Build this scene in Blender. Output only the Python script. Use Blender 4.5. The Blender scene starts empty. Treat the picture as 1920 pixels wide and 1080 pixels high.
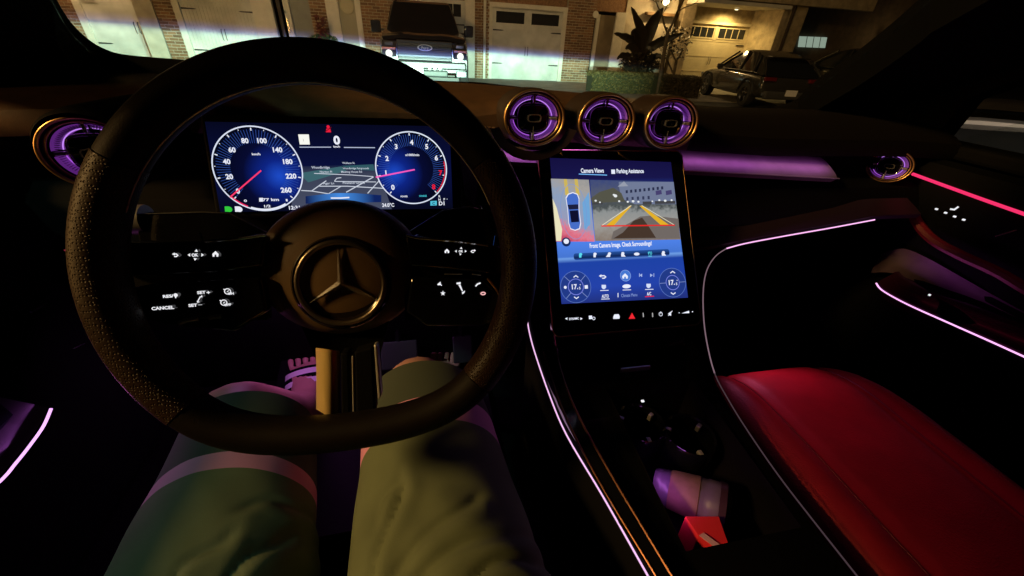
import bpy, bmesh, math, random
from math import sin, cos, pi, radians, sqrt, atan2, tan
from mathutils import Vector as V, Matrix
random.seed(7)
SC = bpy.context.scene
COL = SC.collection
# ------------------------------------------------------------------ camera
F, YAW, PITCH, ROLL = 742.0, radians(13), radians(32.6), radians(3.5)
CAM = V((0, 0, 1.3))
fw = V((sin(YAW)*cos(PITCH), cos(YAW)*cos(PITCH), -sin(PITCH)))
r0 = V((cos(YAW), -sin(YAW), 0)); u0 = r0.cross(fw)
up = u0*cos(ROLL) - r0*sin(ROLL); rt = r0*cos(ROLL) + u0*sin(ROLL)
cd = bpy.data.cameras.new('camera'); cam = bpy.data.objects.new('camera', cd); COL.objects.link(cam)
cd.sensor_width = 36; cd.lens = 36*F/1920; cd.clip_start = 0.01; cd.clip_end = 400
m = Matrix((rt, up, -fw)).transposed().to_4x4(); m.translation = CAM
cam.matrix_world = m; SC.camera = cam
def ray(x, y): return fw + rt*((x-960)/F) - up*((y-540)/F)
def PX(x, y, p0, n):
    d = ray(x, y); p0 = V(p0); n = V(n)
    return CAM + d*((p0-CAM).dot(n)/d.dot(n))
def PY(x, y, Y): return PX(x, y, (0, Y, 0), (0, 1, 0))
def PZ(x, y, Z): return PX(x, y, (0, 0, Z), (0, 0, 1))
def PXX(x, y, X): return PX(x, y, (X, 0, 0), (1, 0, 0))
# ------------------------------------------------------------------ world: night sky
w = bpy.data.worlds.new('World'); SC.world = w; w.use_nodes = True
nt = w.node_tree; bg = nt.nodes['Background']
sky = nt.nodes.new('ShaderNodeTexSky'); sky.sky_type = 'NISHITA'; sky.sun_disc = False
sky.sun_elevation = radians(-4); sky.sun_rotation = radians(160)
nt.links.new(sky.outputs[0], bg.inputs[0]); bg.inputs[1].default_value = 0.003
SC.view_settings.view_transform = 'Standard'; SC.view_settings.look = 'None'
SC.view_settings.exposure = 0; SC.view_settings.gamma = 1
SC.cycles.use_denoising = True; SC.cycles.max_bounces = 6; SC.cycles.sample_clamp_indirect = 3
SC.cycles.caustics_reflective = False; SC.cycles.caustics_refractive = False
SC.cycles.blur_glossy = 0.5
# ------------------------------------------------------------------ lamps (moon, headlight beams, street lamp, added fill lamps; the others sit in their builders)
def lamp(name, typ, loc, power, col, target=None, **kw):
    l = bpy.data.lights.new(name, typ); l.energy = power; l.color = col
    for k, v in kw.items(): setattr(l, k, v)
    o = bpy.data.objects.new(name, l); COL.objects.link(o); o.location = loc
    if target is not None:
        d = V(target) - V(loc); o.rotation_euler = d.to_track_quat('-Z', 'Y').to_euler()
    return o
def look(o, target, roll=0):
    d = (V(target) - o.location); q = d.to_track_quat('-Z', 'Y')
    o.rotation_euler = (q.to_matrix() @ Matrix.Rotation(roll, 3, 'Z')).to_euler()
lamp('moon', 'SUN', (0, 0, 30), 0.004, (0.7, 0.8, 1.0), (4, 10, 0), angle=radians(1))
AMBER = (1.0, 0.58, 0.2)
PURPLE = (0.62, 0.2, 1.0)
PINK = (1.0, 0.25, 0.7)
def headlight(x):
    """low beam: bright below a sharp cutoff that has a blue fringe, like a projector lamp's light distribution"""
    o = lamp('headlight_beam', 'SPOT', (x, 2.35, 0.72), 9000, (1, 1, 1), spot_size=radians(92), spot_blend=0.4, shadow_soft_size=0.01)
    look(o, (x-3.0, 15.0, 0.72), radians(-1.1))
    l = o.data; l.use_nodes = True; t = l.node_tree; em = t.nodes['Emission']
    tc = t.nodes.new('ShaderNodeTexCoord'); sp = t.nodes.new('ShaderNodeSeparateXYZ'); t.links.new(tc.outputs['Normal'], sp.inputs[0])
    ab = t.nodes.new('ShaderNodeMath'); ab.operation = 'ABSOLUTE'; t.links.new(sp.outputs['Z'], ab.inputs[0])
    dv = t.nodes.new('ShaderNodeMath'); dv.operation = 'DIVIDE'; t.links.new(sp.outputs['Y'], dv.inputs[0]); t.links.new(ab.outputs[0], dv.inputs[1])
    mr = t.nodes.new('ShaderNodeMapRange'); t.links.new(dv.outputs[0], mr.inputs[0])
    for k, v in ((1, -0.10), (2, 0.10), (3, 0.0), (4, 1.0)): mr.inputs[k].default_value = v
    cr = t.nodes.new('ShaderNodeValToRGB'); t.links.new(mr.outputs[0], cr.inputs[0])
    e = cr.color_ramp.elements
    e[0].position = 0.0; e[0].color = (0.35, 0.5, 0.42, 1); e[1].position = 1.0; e[1].color = (0.0, 0.0, 0.0, 1)
    for p, c in ((0.30, (0.50, 0.82, 0.62, 1)), (0.50, (0.66, 1.0, 0.80, 1)), (0.54, (0.50, 0.80, 0.74, 1)), (0.565, (0.15, 0.22, 0.44, 1)), (0.60, (0.03, 0.035, 0.13, 1)), (0.65, (0.002, 0.002, 0.004, 1))):
        n = e.new(p); n.color = c
    t.links.new(cr.outputs[0], em.inputs[0])
    return o
headlight(-0.45); headlight(1.05)
# street lamp high above and left of the car: its amber light comes through windscreen and glass roof
lamp('street_or_fill_light', 'POINT', (-6.3, -0.65, 4.85), 2100, AMBER, shadow_soft_size=0.55)
lamp('street_or_fill_light', 'SPOT', (-4.0, -1.5, 5.3), 230, (0.5, 1.0, 0.75), (-0.30, 0.25, 0.87), spot_size=radians(14), spot_blend=0.5, shadow_soft_size=0.1)  # added green fill aimed at the left thigh
lamp('street_or_fill_light', 'SPOT', (-2.5, 7.0, 5.8), 330, (1.0, 0.74, 0.46), (-2.8, 15, 0.5), spot_size=radians(120), spot_blend=0.5, shadow_soft_size=0.15)
lamp('street_or_fill_light', 'SPOT', (5.5, 6.5, 6.0), 240, (1.0, 0.66, 0.34), (6, 15, 0.5), spot_size=radians(120), spot_blend=0.5, shadow_soft_size=0.15)
lamp('porch_or_fill_light', 'POINT', (-8.0, -0.3, 1.95), 420, (1.0, 0.5, 0.14), shadow_soft_size=0.3)  # added low amber lamp for gold highlights on vent rings and dash
# ------------------------------------------------------------------ materials
MATS = {}
def mat(name, col=(0.5, 0.5, 0.5), rough=0.5, metal=0.0, emit=None, es=1.0, coat=0.0, spec=0.5, noise=None, bump=None, rand=0.0, alpha=None):
    if name in MATS: return MATS[name]
    mt = bpy.data.materials.new(name); mt.use_nodes = True; t = mt.node_tree; b = t.nodes['Principled BSDF']
    def setin(k, v):
        if k in b.inputs: b.inputs[k].default_value = v
    setin('Base Color', (*col, 1)); setin('Roughness', rough); setin('Metallic', metal)
    setin('Coat Weight', coat); setin('Coat Roughness', 0.08); setin('Specular IOR Level', spec)
    if emit: setin('Emission Color', (*emit, 1)); setin('Emission Strength', es)
    tc = t.nodes.new('ShaderNodeTexCoord')
    if noise:
        sc, lo, hi = noise
        nz = t.nodes.new('ShaderNodeTexNoise'); nz.inputs['Scale'].default_value = sc; nz.inputs['Detail'].default_value = 6
        t.links.new(tc.outputs['Object'], nz.inputs['Vector'])
        mr = t.nodes.new('ShaderNodeMapRange'); t.links.new(nz.outputs[0], mr.inputs[0])
        for k, v in ((1, 0.3), (2, 0.7), (3, lo), (4, hi)): mr.inputs[k].default_value = v
        mx = t.nodes.new('ShaderNodeMix'); mx.data_type = 'RGBA'; mx.blend_type = 'MULTIPLY'; mx.inputs[0].default_value = 1
        mx.inputs[6].default_value = (*col, 1); t.links.new(mr.outputs[0], mx.inputs[7])
        last = mx.outputs[2]
        t.links.new(last, b.inputs['Base Color'])
    if rand:
        oi = t.nodes.new('ShaderNodeObjectInfo'); mr2 = t.nodes.new('ShaderNodeMapRange'); t.links.new(oi.outputs['Random'], mr2.inputs[0])
        mr2.inputs[3].default_value = 1-rand; mr2.inputs[4].default_value = 1+rand
        hs = t.nodes.new('ShaderNodeHueSaturation'); t.links.new(mr2.outputs[0], hs.inputs['Value'])
        if noise: t.links.new(last, hs.inputs['Color'])
        else: hs.inputs['Color'].default_value = (*col, 1)
        t.links.new(hs.outputs[0], b.inputs['Base Color'])
    if bump:
        kind, sc, st, dist = bump
        if kind == 'voronoi':
            nz = t.nodes.new('ShaderNodeTexVoronoi'); nz.inputs['Scale'].default_value = sc
        elif kind == 'wave':
            nz = t.nodes.new('ShaderNodeTexWave'); nz.inputs['Scale'].default_value = sc; nz.inputs['Distortion'].default_value = 5; nz.inputs['Detail'].default_value = 3
        else:
            nz = t.nodes.new('ShaderNodeTexNoise'); nz.inputs['Scale'].default_value = sc; nz.inputs['Detail'].default_value = 5
        t.links.new(tc.outputs['Object'], nz.inputs['Vector'])
        bp = t.nodes.new('ShaderNodeBump'); bp.inputs['Strength'].default_value = st; bp.inputs['Distance'].default_value = dist
        t.links.new(nz.outputs[0], bp.inputs['Height']); t.links.new(bp.outputs[0], b.inputs['Normal'])
    MATS[name] = mt; return mt
def glass(name, tint=(1, 1, 1), refl=0.06, rough=0.0):
    """thin pane: mostly transparent with a fresnel reflection"""
    if name in MATS: return MATS[name]
    mt = bpy.data.materials.new(name); mt.use_nodes = True; t = mt.node_tree; t.nodes.clear()
    o = t.nodes.new('ShaderNodeOutputMaterial'); a = t.nodes.new('ShaderNodeBsdfTransparent'); a.inputs[0].default_value = (*tint, 1)
    g = t.nodes.new('ShaderNodeBsdfGlossy'); g.inputs['Roughness'].default_value = rough
    lw = t.nodes.new('ShaderNodeLayerWeight'); lw.inputs[0].default_value = 0.35
    ml = t.nodes.new('ShaderNodeMath'); ml.operation = 'MULTIPLY'; ml.inputs[1].default_value = refl*4; t.links.new(lw.outputs['Fresnel'], ml.inputs[0])
    mx = t.nodes.new('ShaderNodeMixShader'); t.links.new(ml.outputs[0], mx.inputs[0]); t.links.new(a.outputs[0], mx.inputs[1]); t.links.new(g.outputs[0], mx.inputs[2])
    t.links.new(mx.outputs[0], o.inputs[0]); MATS[name] = mt; return mt
def lit(name, col, s=1.0):
    """a self-lit surface: LED, lamp or part of a screen"""
    if name in MATS: return MATS[name]
    mt = bpy.data.materials.new(name); mt.use_nodes = True; t = mt.node_tree; t.nodes.clear()
    o = t.nodes.new('ShaderNodeOutputMaterial'); e = t.nodes.new('ShaderNodeEmission'); e.inputs[0].default_value = (*col, 1); e.inputs[1].default_value = s
    t.links.new(e.outputs[0], o.inputs[0]); MATS[name] = mt; return mt
def srgb(r, g, b):
    f = lambda c: ((c/255+0.055)/1.055)**2.4 if c > 10 else c/255/12.92
    return (f(r), f(g), f(b))
def px(r, g, b, s=1.0): return lit('screen_%d_%d_%d_%g' % (r, g, b, s), srgb(r, g, b), s)
def ramp_screen(name, frame_o, axis, lo, hi, stops, noise=0.0):
    """screen picture: colour gradient along one display axis, with optional grain, shown as the display's own light"""
    mt = bpy.data.materials.new(name); mt.use_nodes = True; t = mt.node_tree; t.nodes.clear()
    o = t.nodes.new('ShaderNodeOutputMaterial'); e = t.nodes.new('ShaderNodeEmission')
    g = t.nodes.new('ShaderNodeNewGeometry'); vs = t.nodes.new('ShaderNodeVectorMath'); vs.operation = 'SUBTRACT'; vs.inputs[1].default_value = frame_o
    t.links.new(g.outputs['Position'], vs.inputs[0])
    if axis is None:
        ln = t.nodes.new('ShaderNodeVectorMath'); ln.operation = 'LENGTH'; t.links.new(vs.outputs[0], ln.inputs[0]); src = ln.outputs['Value']
    else:
        dt = t.nodes.new('ShaderNodeVectorMath'); dt.operation = 'DOT_PRODUCT'; dt.inputs[1].default_value = axis; t.links.new(vs.outputs[0], dt.inputs[0]); src = dt.outputs['Value']
    mr = t.nodes.new('ShaderNodeMapRange'); t.links.new(src, mr.inputs[0]); mr.inputs[1].default_value = lo; mr.inputs[2].default_value = hi
    val = mr.outputs[0]
    if noise:
        nz = t.nodes.new('ShaderNodeTexNoise'); nz.inputs['Scale'].default_value = 160; nz.inputs['Detail'].default_value = 5; t.links.new(vs.outputs[0], nz.inputs['Vector'])
        ma = t.nodes.new('ShaderNodeMath'); ma.operation = 'MULTIPLY_ADD'; ma.inputs[1].default_value = noise; t.links.new(nz.outputs[0], ma.inputs[0]); t.links.new(val, ma.inputs[2])
        sb = t.nodes.new('ShaderNodeMath'); sb.operation = 'SUBTRACT'; sb.inputs[1].default_value = noise*0.5; t.links.new(ma.outputs[0], sb.inputs[0]); val = sb.outputs[0]
    cr = t.nodes.new('ShaderNodeValToRGB'); t.links.new(val, cr.inputs[0]); el = cr.color_ramp.elements
    el[0].position = stops[0][0]; el[0].color = (*srgb(*stops[0][1]), 1); el[1].position = stops[-1][0]; el[1].color = (*srgb(*stops[-1][1]), 1)
    for p, c in stops[1:-1]:
        n = el.new(p); n.color = (*srgb(*c), 1)
    t.links.new(cr.outputs[0], e.inputs[0]); t.links.new(e.outputs[0], o.inputs[0]); return mt
# ------------------------------------------------------------------ mesh helpers
class MB:
    def __init__(s): s.v = []; s.f = []
    def add(s, vs, fs):
        n = len(s.v); s.v += [tuple(p) for p in vs]; s.f += [tuple(i+n for i in f) for f in fs]; return s
    def box(s, c, d, R=None):
        c = V(c); h = V(d)/2; vs = []
        for i in range(8):
            p = V(((1 if i & 1 else -1)*h.x, (1 if i & 2 else -1)*h.y, (1 if i & 4 else -1)*h.z))
            vs.append(c + (R @ p if R else p))
        return s.add(vs, [(0, 2, 3, 1), (4, 5, 7, 6), (0, 1, 5, 4), (2, 6, 7, 3), (0, 4, 6, 2), (1, 3, 7, 5)])
    def prism(s, poly, vec):
        n = len(poly); vec = V(vec); a = [V(p) for p in poly]
        return s.add(a + [p+vec for p in a], [tuple(range(n-1, -1, -1)), tuple(range(n, 2*n))] + [(i, (i+1) % n, n+(i+1) % n, n+i) for i in range(n)])
    def poly(s, pts): return s.add(pts, [tuple(range(len(pts)))])
    def loft(s, rings, close=True, cap=True, cyc=False):
        n = len(rings[0]); base = len(s.v)
        for r in rings: s.v += [tuple(p) for p in r]
        k = len(rings)
        for i in range(k if cyc else k-1):
            for j in range(n if close else n-1):
                a = base+i*n+j; b = base+i*n+(j+1) % n; i2 = (i+1) % k
                s.f.append((a, b, base+i2*n+(j+1) % n, base+i2*n+j))
        if cap and not cyc and close:
            s.f.append(tuple(base+j for j in range(n-1, -1, -1))); s.f.append(tuple(base+(k-1)*n+j for j in range(n)))
        return s
    def tube(s, pts, r, seg=8, cyc=False, cap=True, flat=1.0, upv=None):
        pts = [V(p) for p in pts]; k = len(pts); rings = []; prev = None
        for i, p in enumerate(pts):
            a = pts[(i-1) % k] if (cyc or i > 0) else p; b = pts[(i+1) % k] if (cyc or i < k-1) else p
            t = (b-a).normalized()
            if upv is not None: n = (V(upv)-t*V(upv).dot(t)).normalized()
            elif prev is None: n = t.orthogonal().normalized()
            else: n = (prev-t*prev.dot(t)).normalized()
            prev = n; bn = t.cross(n); rr = r[i] if isinstance(r, (list, tuple)) else r
            rings.append([p + n*(rr*flat*cos(2*pi*j/seg)) + bn*(rr*sin(2*pi*j/seg)) for j in range(seg)])
        return s.loft(rings, True, cap, cyc)
    def lathe(s, prof, o, ex, ey, n, seg=32, a0=0, a1=2*pi, power=2.0):
        """revolve (radius, height) about axis n; power>2 makes a rounded square"""
        o, ex, ey, n = V(o), V(ex), V(ey), V(n); full = abs(a1-a0-2*pi) < 1e-6; rings = []
        for i in range(seg if full else seg+1):
            a = a0+(a1-a0)*i/seg; c, d = cos(a), sin(a)
            k = (abs(c)**power+abs(d)**power)**(-1/power)
            rings.append([o+(ex*c+ey*d)*(r*k)+n*h for r, h in prof])
        return s.loft(rings, False, False, full)
    def build(s, name, material, parent=None, smooth=False, bevel=0, sub=0):
        me = bpy.data.meshes.new(name); me.from_pydata(s.v, [], s.f); me.validate(); 
        bm = bmesh.new(); bm.from_mesh(me); bmesh.ops.recalc_face_normals(bm, faces=bm.faces); bm.to_mesh(me); bm.free()
        o = bpy.data.objects.new(name, me); COL.objects.link(o); me.materials.append(material)
        if smooth:
            for p in me.polygons: p.use_smooth = True
        if bevel:
            md = o.modifiers.new('bevel', 'BEVEL'); md.width = bevel; md.segments = 2; md.limit_method = 'ANGLE'
        if sub:
            md = o.modifiers.new('sub', 'SUBSURF'); md.levels = md.render_levels = sub
        if smooth and not sub:
            me.set_sharp_from_angle(angle=radians(40))
        if parent is not None:
            o.parent = parent; o.matrix_parent_inverse = wm(parent).inverted()
        return o
def wm(o):
    """world matrix without a depsgraph update"""
    b = o.matrix_basis.copy()
    return wm(o.parent) @ o.matrix_parent_inverse @ b if o.parent else b
def tag(o, label, cat, group=None, kind=None):
    o['label'] = label; o['category'] = cat
    if group: o['group'] = group
    if kind: o['kind'] = kind
    return o
def part(name, parent, loc=(0, 0, 0)):
    """an Empty that gathers the pieces of one part"""
    o = bpy.data.objects.new(name, None); COL.objects.link(o); o.location = loc; o.empty_display_size = 0.05
    o.parent = parent; o.matrix_parent_inverse = wm(parent).inverted(); return o
def thing(name, label, cat, loc=(0, 0, 0), group=None):
    o = bpy.data.objects.new(name, None); COL.objects.link(o); o.location = loc; o.empty_display_size = 0.05
    return tag(o, label, cat, group)
def struct(o): o['kind'] = 'structure'; return o
def smoothpath(pts, n=6):
    """Catmull-Rom through pts"""
    pts = [V(p) for p in pts]; out = []
    for i in range(len(pts)-1):
        p0 = pts[max(i-1, 0)]; p1 = pts[i]; p2 = pts[i+1]; p3 = pts[min(i+2, len(pts)-1)]
        for k in range(n):
            t = k/n
            out.append(0.5*((2*p1)+(p2-p0)*t+(2*p0-5*p1+4*p2-p3)*t*t+(3*p1-p0-3*p2+p3)*t**3))
    return out+[pts[-1]]
class Frame:
    """a flat face in the place; px() finds where a point seen in the photo lies on it"""
    def __init__(s, o, ex, n): s.o = V(o); s.n = V(n).normalized(); s.ex = V(ex).normalized(); s.ey = s.n.cross(s.ex)
    def px(s, x, y, w=0): p = PX(x, y, s.o+s.n*w, s.n) - s.o; return p.dot(s.ex), p.dot(s.ey)
    def W(s, u, v, w=0): return s.o+s.ex*u+s.ey*v+s.n*w
    def P(s, x, y, w=0): u, v = s.px(x, y, w); return s.W(u, v, w)
    def scale(s, x, y): a = s.px(x, y-4); b = s.px(x, y+4); return sqrt((a[0]-b[0])**2+(a[1]-b[1])**2)/8
LAY = 0.0004
def text(s, x, y, h, fr, material, parent, name='lettering', lay=2, wpx=None, bold=0.0, w0=0.0):
    """lettering whose capitals are h photo pixels high, centred on photo point x, y of face fr"""
    c = bpy.data.curves.new('t', 'FONT'); c.body = s; c.size = 1; c.align_x = 'CENTER'; c.align_y = 'CENTER'; c.offset = bold*1.4; c.resolution_u = 3
    to = bpy.data.objects.new('t', c); COL.objects.link(to)
    dg = bpy.context.evaluated_depsgraph_get(); me = bpy.data.meshes.new_from_object(to.evaluated_get(dg))
    bpy.data.objects.remove(to); bpy.data.curves.remove(c)
    xs = [v.co.x for v in me.vertices]; ys = [v.co.y for v in me.vertices]
    if not xs: return None
    cx, cy = (min(xs)+max(xs))/2, (min(ys)+max(ys))/2
    k = fr.scale(x, y); sy = h*k/0.70; sx = sy
    if wpx: sx = wpx*k/(max(xs)-min(xs))
    u, v = fr.px(x, y, w0); W = fr.W
    for vt in me.vertices:
        q = W(u+(vt.co.x-cx)*sx, v+(vt.co.y-cy)*sy, w0+lay*LAY); vt.co = q
    me.name = name; me.materials.append(material)
    o = bpy.data.objects.new(name, me); COL.objects.link(o)
    if parent is not None: o.parent = parent; o.matrix_parent_inverse = wm(parent).inverted()
    return o
def sheet(pts, fr, material, parent, name, lay=1, w0=0.0):
    return MB().poly([fr.P(x, y, w0+lay*LAY) for x, y in pts]).build(name, material, parent)
def line(pts, wpx, fr, material, parent, name, lay=2, w0=0.0):
    b = MB()
    q = [V((*fr.px(x, y, w0), 0)) for x, y in pts]; k = fr.scale(*pts[0])*wpx/2
    for a, c in zip(q, q[1:]):
        d = (c-a).normalized(); n = V((-d.y, d.x, 0))*k; e = d*k*0.6
        b.add([fr.W(*(a-e+n).xy, w0+lay*LAY), fr.W(*(a-e-n).xy, w0+lay*LAY), fr.W(*(c+e-n).xy, w0+lay*LAY), fr.W(*(c+e+n).xy, w0+lay*LAY)], [(0, 1, 2, 3)])
    return b.build(name, material, parent)
def ring(cx, cy, rx, wd, fr, material, parent, name, lay=2, ry=None, a0=0, a1=2*pi, seg=72, w0=0.0):
    """ring in metres about photo point cx, cy"""
    u, v = fr.px(cx, cy, w0); ry = ry or rx; b = MB(); rg = []
    full = abs(a1-a0-2*pi) < 1e-6
    for i in range(seg if full else seg+1):
        a = a0+(a1-a0)*i/seg
        rg.append([fr.W(u+cos(a)*(rx-wd/2), v+sin(a)*(ry-wd/2), w0+lay*LAY), fr.W(u+cos(a)*(rx+wd/2), v+sin(a)*(ry+wd/2), w0+lay*LAY)])
    b.loft(rg, False, False, full); return b.build(name, material, parent)
def disc(cx, cy, rx, fr, material, parent, name, lay=1, ry=None, w0=0.0, seg=48):
    u, v = fr.px(cx, cy, w0); ry = ry or rx
    return MB().poly([fr.W(u+cos(2*pi*i/seg)*rx, v+sin(2*pi*i/seg)*ry, w0+lay*LAY) for i in range(seg)]).build(name, material, parent)
def frustum_led(name, pts, width, power, col, aim, parent=None):
    """a row of small lamps standing for the light an LED strip gives: one rectangular lamp for each straight run"""
    for a, b in zip(pts, pts[1:]):
        a, b = V(a), V(b); d = b-a; c = (a+b)/2; n = V(aim).normalized(); x = d.normalized(); n = (n-x*n.dot(x)).normalized()
        l = bpy.data.lights.new(name, 'AREA'); l.shape = 'RECTANGLE'; l.size = d.length; l.size_y = width; l.energy = power*d.length; l.color = col
        o = bpy.data.objects.new(name, l); COL.objects.link(o)
        M = Matrix((x, (-n).cross(x), -n)).transposed().to_4x4(); M.translation = c; o.matrix_world = M
# ------------------------------------------------------------------ materials used in the car
M_blk = mat('soft_black_plastic', (0.0035, 0.0035, 0.004), 0.75, spec=0.06, bump=('noise', 900, 0.25, 0.0006))
M_gloss = mat('piano_black', (0.004, 0.004, 0.005), 0.07, coat=0.6)
M_leather = mat('brown_leather', (0.095, 0.046, 0.02), 0.52, noise=(60, 0.75, 1.15), bump=('voronoi', 700, 0.3, 0.0005))
M_wheel = mat('dark_wheel_leather', (0.006, 0.0033, 0.002), 0.6, spec=0.15, noise=(80, 0.7, 1.1), bump=('voronoi', 800, 0.25, 0.0005))
M_seat = mat('red_leather', (0.36, 0.008, 0.018), 0.5, noise=(30, 0.85, 1.1), bump=('voronoi', 450, 0.3, 0.0006))
M_dred = mat('dark_red_leather', (0.16, 0.006, 0.012), 0.5, noise=(30, 0.85, 1.1), bump=('voronoi', 450, 0.3, 0.0006))
M_bronze = mat('bronze_metal', (0.8, 0.48, 0.2), 0.32, 0.95)
M_bronze2 = mat('dark_bronze_trim', (0.2, 0.09, 0.05), 0.32, 0.95)
M_chrome = mat('chrome', (0.85, 0.85, 0.87), 0.16, 0.9)
M_silver = mat('satin_silver', (0.62, 0.6, 0.58), 0.36, 0.7)
M_head = mat('dark_headliner', (0.004, 0.004, 0.004), 1.0, spec=0.05)
M_carpet = mat('black_carpet', (0.003, 0.003, 0.003), 0.95, spec=0.1, bump=('noise', 300, 0.5, 0.002))
M_trim = mat('grey_dash_trim', (0.16, 0.13, 0.15), 0.6, spec=0.3, noise=(25, 0.8, 1.15))
M_white = lit('backlit_white', (0.95, 0.95, 1.0), 0.9)
M_ledp = lit('led_purple', (0.85, 0.42, 1.0), 1.5)
M_ledv = lit('led_violet', (0.42, 0.10, 0.75), 1.0)
M_ledr = lit('led_red', (1.0, 0.035, 0.16), 0.95)
# ------------------------------------------------------------------ car body
body = thing('car', 'car cabin at night seen from the driver seat, with doors and red seats', 'car', (0.28, 0, 0.5))
wn = V((0, 0.5, 0.866)); w0 = V((0, 0.95, 1.19))
inner = [(95, 0), (130, 60), (165, 95), (200, 115), (240, 125), (330, 132), (700, 165), (900, 172), (1310, 215), (1450, 214), (1490, 203), (1510, 185), (1540, 160), (1600, 120), (1660, 75), (1720, 25), (1745, 0)]
ip = [PX(x, y, w0, wn) for x, y in inner]
su = V((0, -0.866, 0.5))
ip = [ip[0]+su*0.42+V((0.05, 0, 0))] + smoothpath(ip[:6], 4)[:-1] + ip[5:9] + smoothpath(ip[9:], 4)[0:] + [ip[-1]+su*0.24+V((-0.05, 0, 0))]
# frame round the glass: rings from the glass edge out to the body side
def outw(p):
    s = -1 if p.x < 0.22 else 1
    k = (p-w0).dot(su); ox = -0.70 if s < 0 else 1.22
    if k < 0.02 and -0.45 < p.x < 0.9: return p - su*0.10
    q = V((ox, p.y, p.z)); return q - su*0.05
MB().loft([[p, p+wn*0.02, outw(p)+wn*0.02, outw(p)-wn*0.05, p-wn*0.05] for p in ip], True, True).build('windscreen_frame', M_head, body, True)
MB().prism(ip, wn*0.004).build('windscreen_glass', glass('windscreen', (0.93, 0.95, 0.94), 0.02), body)
topY, topZ = ip[0].y, ip[0].z
r = MB()
for x0, x1, y0, y1 in ((-0.70, 1.22, topY-0.14, topY+0.03), (-0.70, -0.30, -1.25, topY-0.14), (0.86, 1.22, -1.25, topY-0.14), (-0.30, 0.86, -1.25, -0.95)):
    r.box(((x0+x1)/2, (y0+y1)/2, 1.535), (x1-x0-0.002, y1-y0-0.002, 0.05))
r.build('headliner', M_head, body)
MB().box((0.28, (topY-0.14-0.95)/2, 1.55), (1.16, topY-0.14+0.95, 0.006)).build('glass_roof', glass('tinted_roof', (0.05, 0.05, 0.05), 0.05), body)
MB().loft([[(-0.68, 1.05, 0.93), (1.2, 1.05, 0.93)], [(-0.68, 1.5, 0.95), (1.2, 1.5, 0.95)], [(-0.66, 2.0, 0.93), (1.18, 2.0, 0.93)], [(-0.6, 2.25, 0.86), (1.12, 2.25, 0.86)]], False, False).build('bonnet', mat('car_paint_dark', (0.01, 0.01, 0.012), 0.3, coat=0.8), body, True)
MB().box((0.28, -0.1, 0.46), (1.9, 2.4, 0.04)).build('floor_pan', M_carpet, body)
MB().prism([(-0.7, 1.06, 0.48), (1.22, 1.06, 0.48), (1.22, 1.10, 1.14), (-0.7, 1.10, 1.14)], (0, 0.03, 0)).build('firewall', M_blk, body)
MB().prism([(-0.7, -1.3, 0.48), (1.22, -1.3, 0.48), (1.22, -1.3, 1.54), (-0.7, -1.3, 1.54)], (0, -0.03, 0)).build('rear_bulkhead', M_head, body)
for x_ in (-0.68, 1.17):
    MB().box((x_, 0.84, 0.80), (0.03, 0.52, 0.70)).build('side_panel', M_head, body)
    MB().box((x_, -0.1, 0.50), (0.05, 2.3, 0.10)).build('door_sill', M_head, body)
# doors -------------------------------------------------------------
def door(label, s, X):
    d = part('door', body, (X, 0.2, 0.55)); d['label'] = label
    g = lambda x: X - s*x
    prof = [(0.0, 1.12), (0.035, 1.115), (0.05, 1.09), (0.045, 1.02), (0.03, 0.985), (0.02, 0.94), (0.03, 0.90), (0.10, 0.885), (0.115, 0.87), (0.105, 0.84), (0.06, 0.78), (0.05, 0.55), (0.0, 0.5)]
    ys = [-1.0, -0.6, -0.2, 0.1, 0.3, 0.45, 0.55, 0.63, 0.70]
    rg = []
    for y in ys:
        k = 1.0 if y < 0.45 else max(0.0, 1-((y-0.45)/0.22))
        rg.append([(g(a*(k if 0.83 < z < 0.91 else 1)+0.0), y, z) for a, z in prof])
    MB().loft(rg, False, False).build('door_panel', M_blk, d, True)
    # window frame with its pane above the belt line
    fr = MB().box((X+s*0.04, -0.25, 1.135), (0.05, 2.0, 0.03)).box((X+s*0.03, -0.25, 1.50), (0.05, 2.0, 0.04)).box((X+s*0.035, -0.62, 1.32), (0.05, 0.09, 0.36))
    fr.build('window_frame', M_blk, d, False, 0.008)
    fr2 = MB().prism([(X+s*0.02, 0.735, 1.11), (X+s*0.02, 0.715, 1.235), (X+s*0.0, 0.32, 1.50), (X+s*0.0, 0.42, 1.52), (X+s*0.02, 0.86, 1.22), (X+s*0.02, 0.88, 1.11)], (s*0.05, 0, 0))
    fr2.build('door_quarter_frame', M_head, d)
    MB().prism([(X+s*0.03, 0.70, 1.15), (X+s*0.03, 0.20, 1.48), (X+s*0.03, -0.58, 1.48), (X+s*0.03, -0.58, 1.15)], (s*0.004, 0, 0)).build('window_pane', glass('side_window', (0.9, 0.92, 0.9), 0.03), d)
    return d
dl = door('dark driver door at the left edge with a curved purple light strip', -1, -0.64)
dr = door('dark passenger door at the right edge with red and pink light strips', 1, 1.10)
# passenger door light strips and details
red = [PXX(1711, 326, 1.045), PXX(1760, 344, 1.045), PXX(1840, 373, 1.045), PXX(1925, 403, 1.045), PXX(2100, 465, 1.045)]
MB().tube(smoothpath(red, 4), 0.0031, 8).build('red_light_strip', M_ledr, dr, True)
arm = [PXX(1643, 531, 1.01), PXX(1655, 545, 1.0), PXX(1700, 570, 0.99), PXX(1780, 606, 0.985), PXX(1850, 637, 0.98), PXX(1925, 671, 0.975), PXX(2100, 750, 0.97)]
armp = smoothpath(arm, 5)
MB().tube(armp, 0.0016, 8).build('pink_light_strip', lit('led_pink', (1.0, 0.45, 0.95), 1.4), dr, True)
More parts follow.
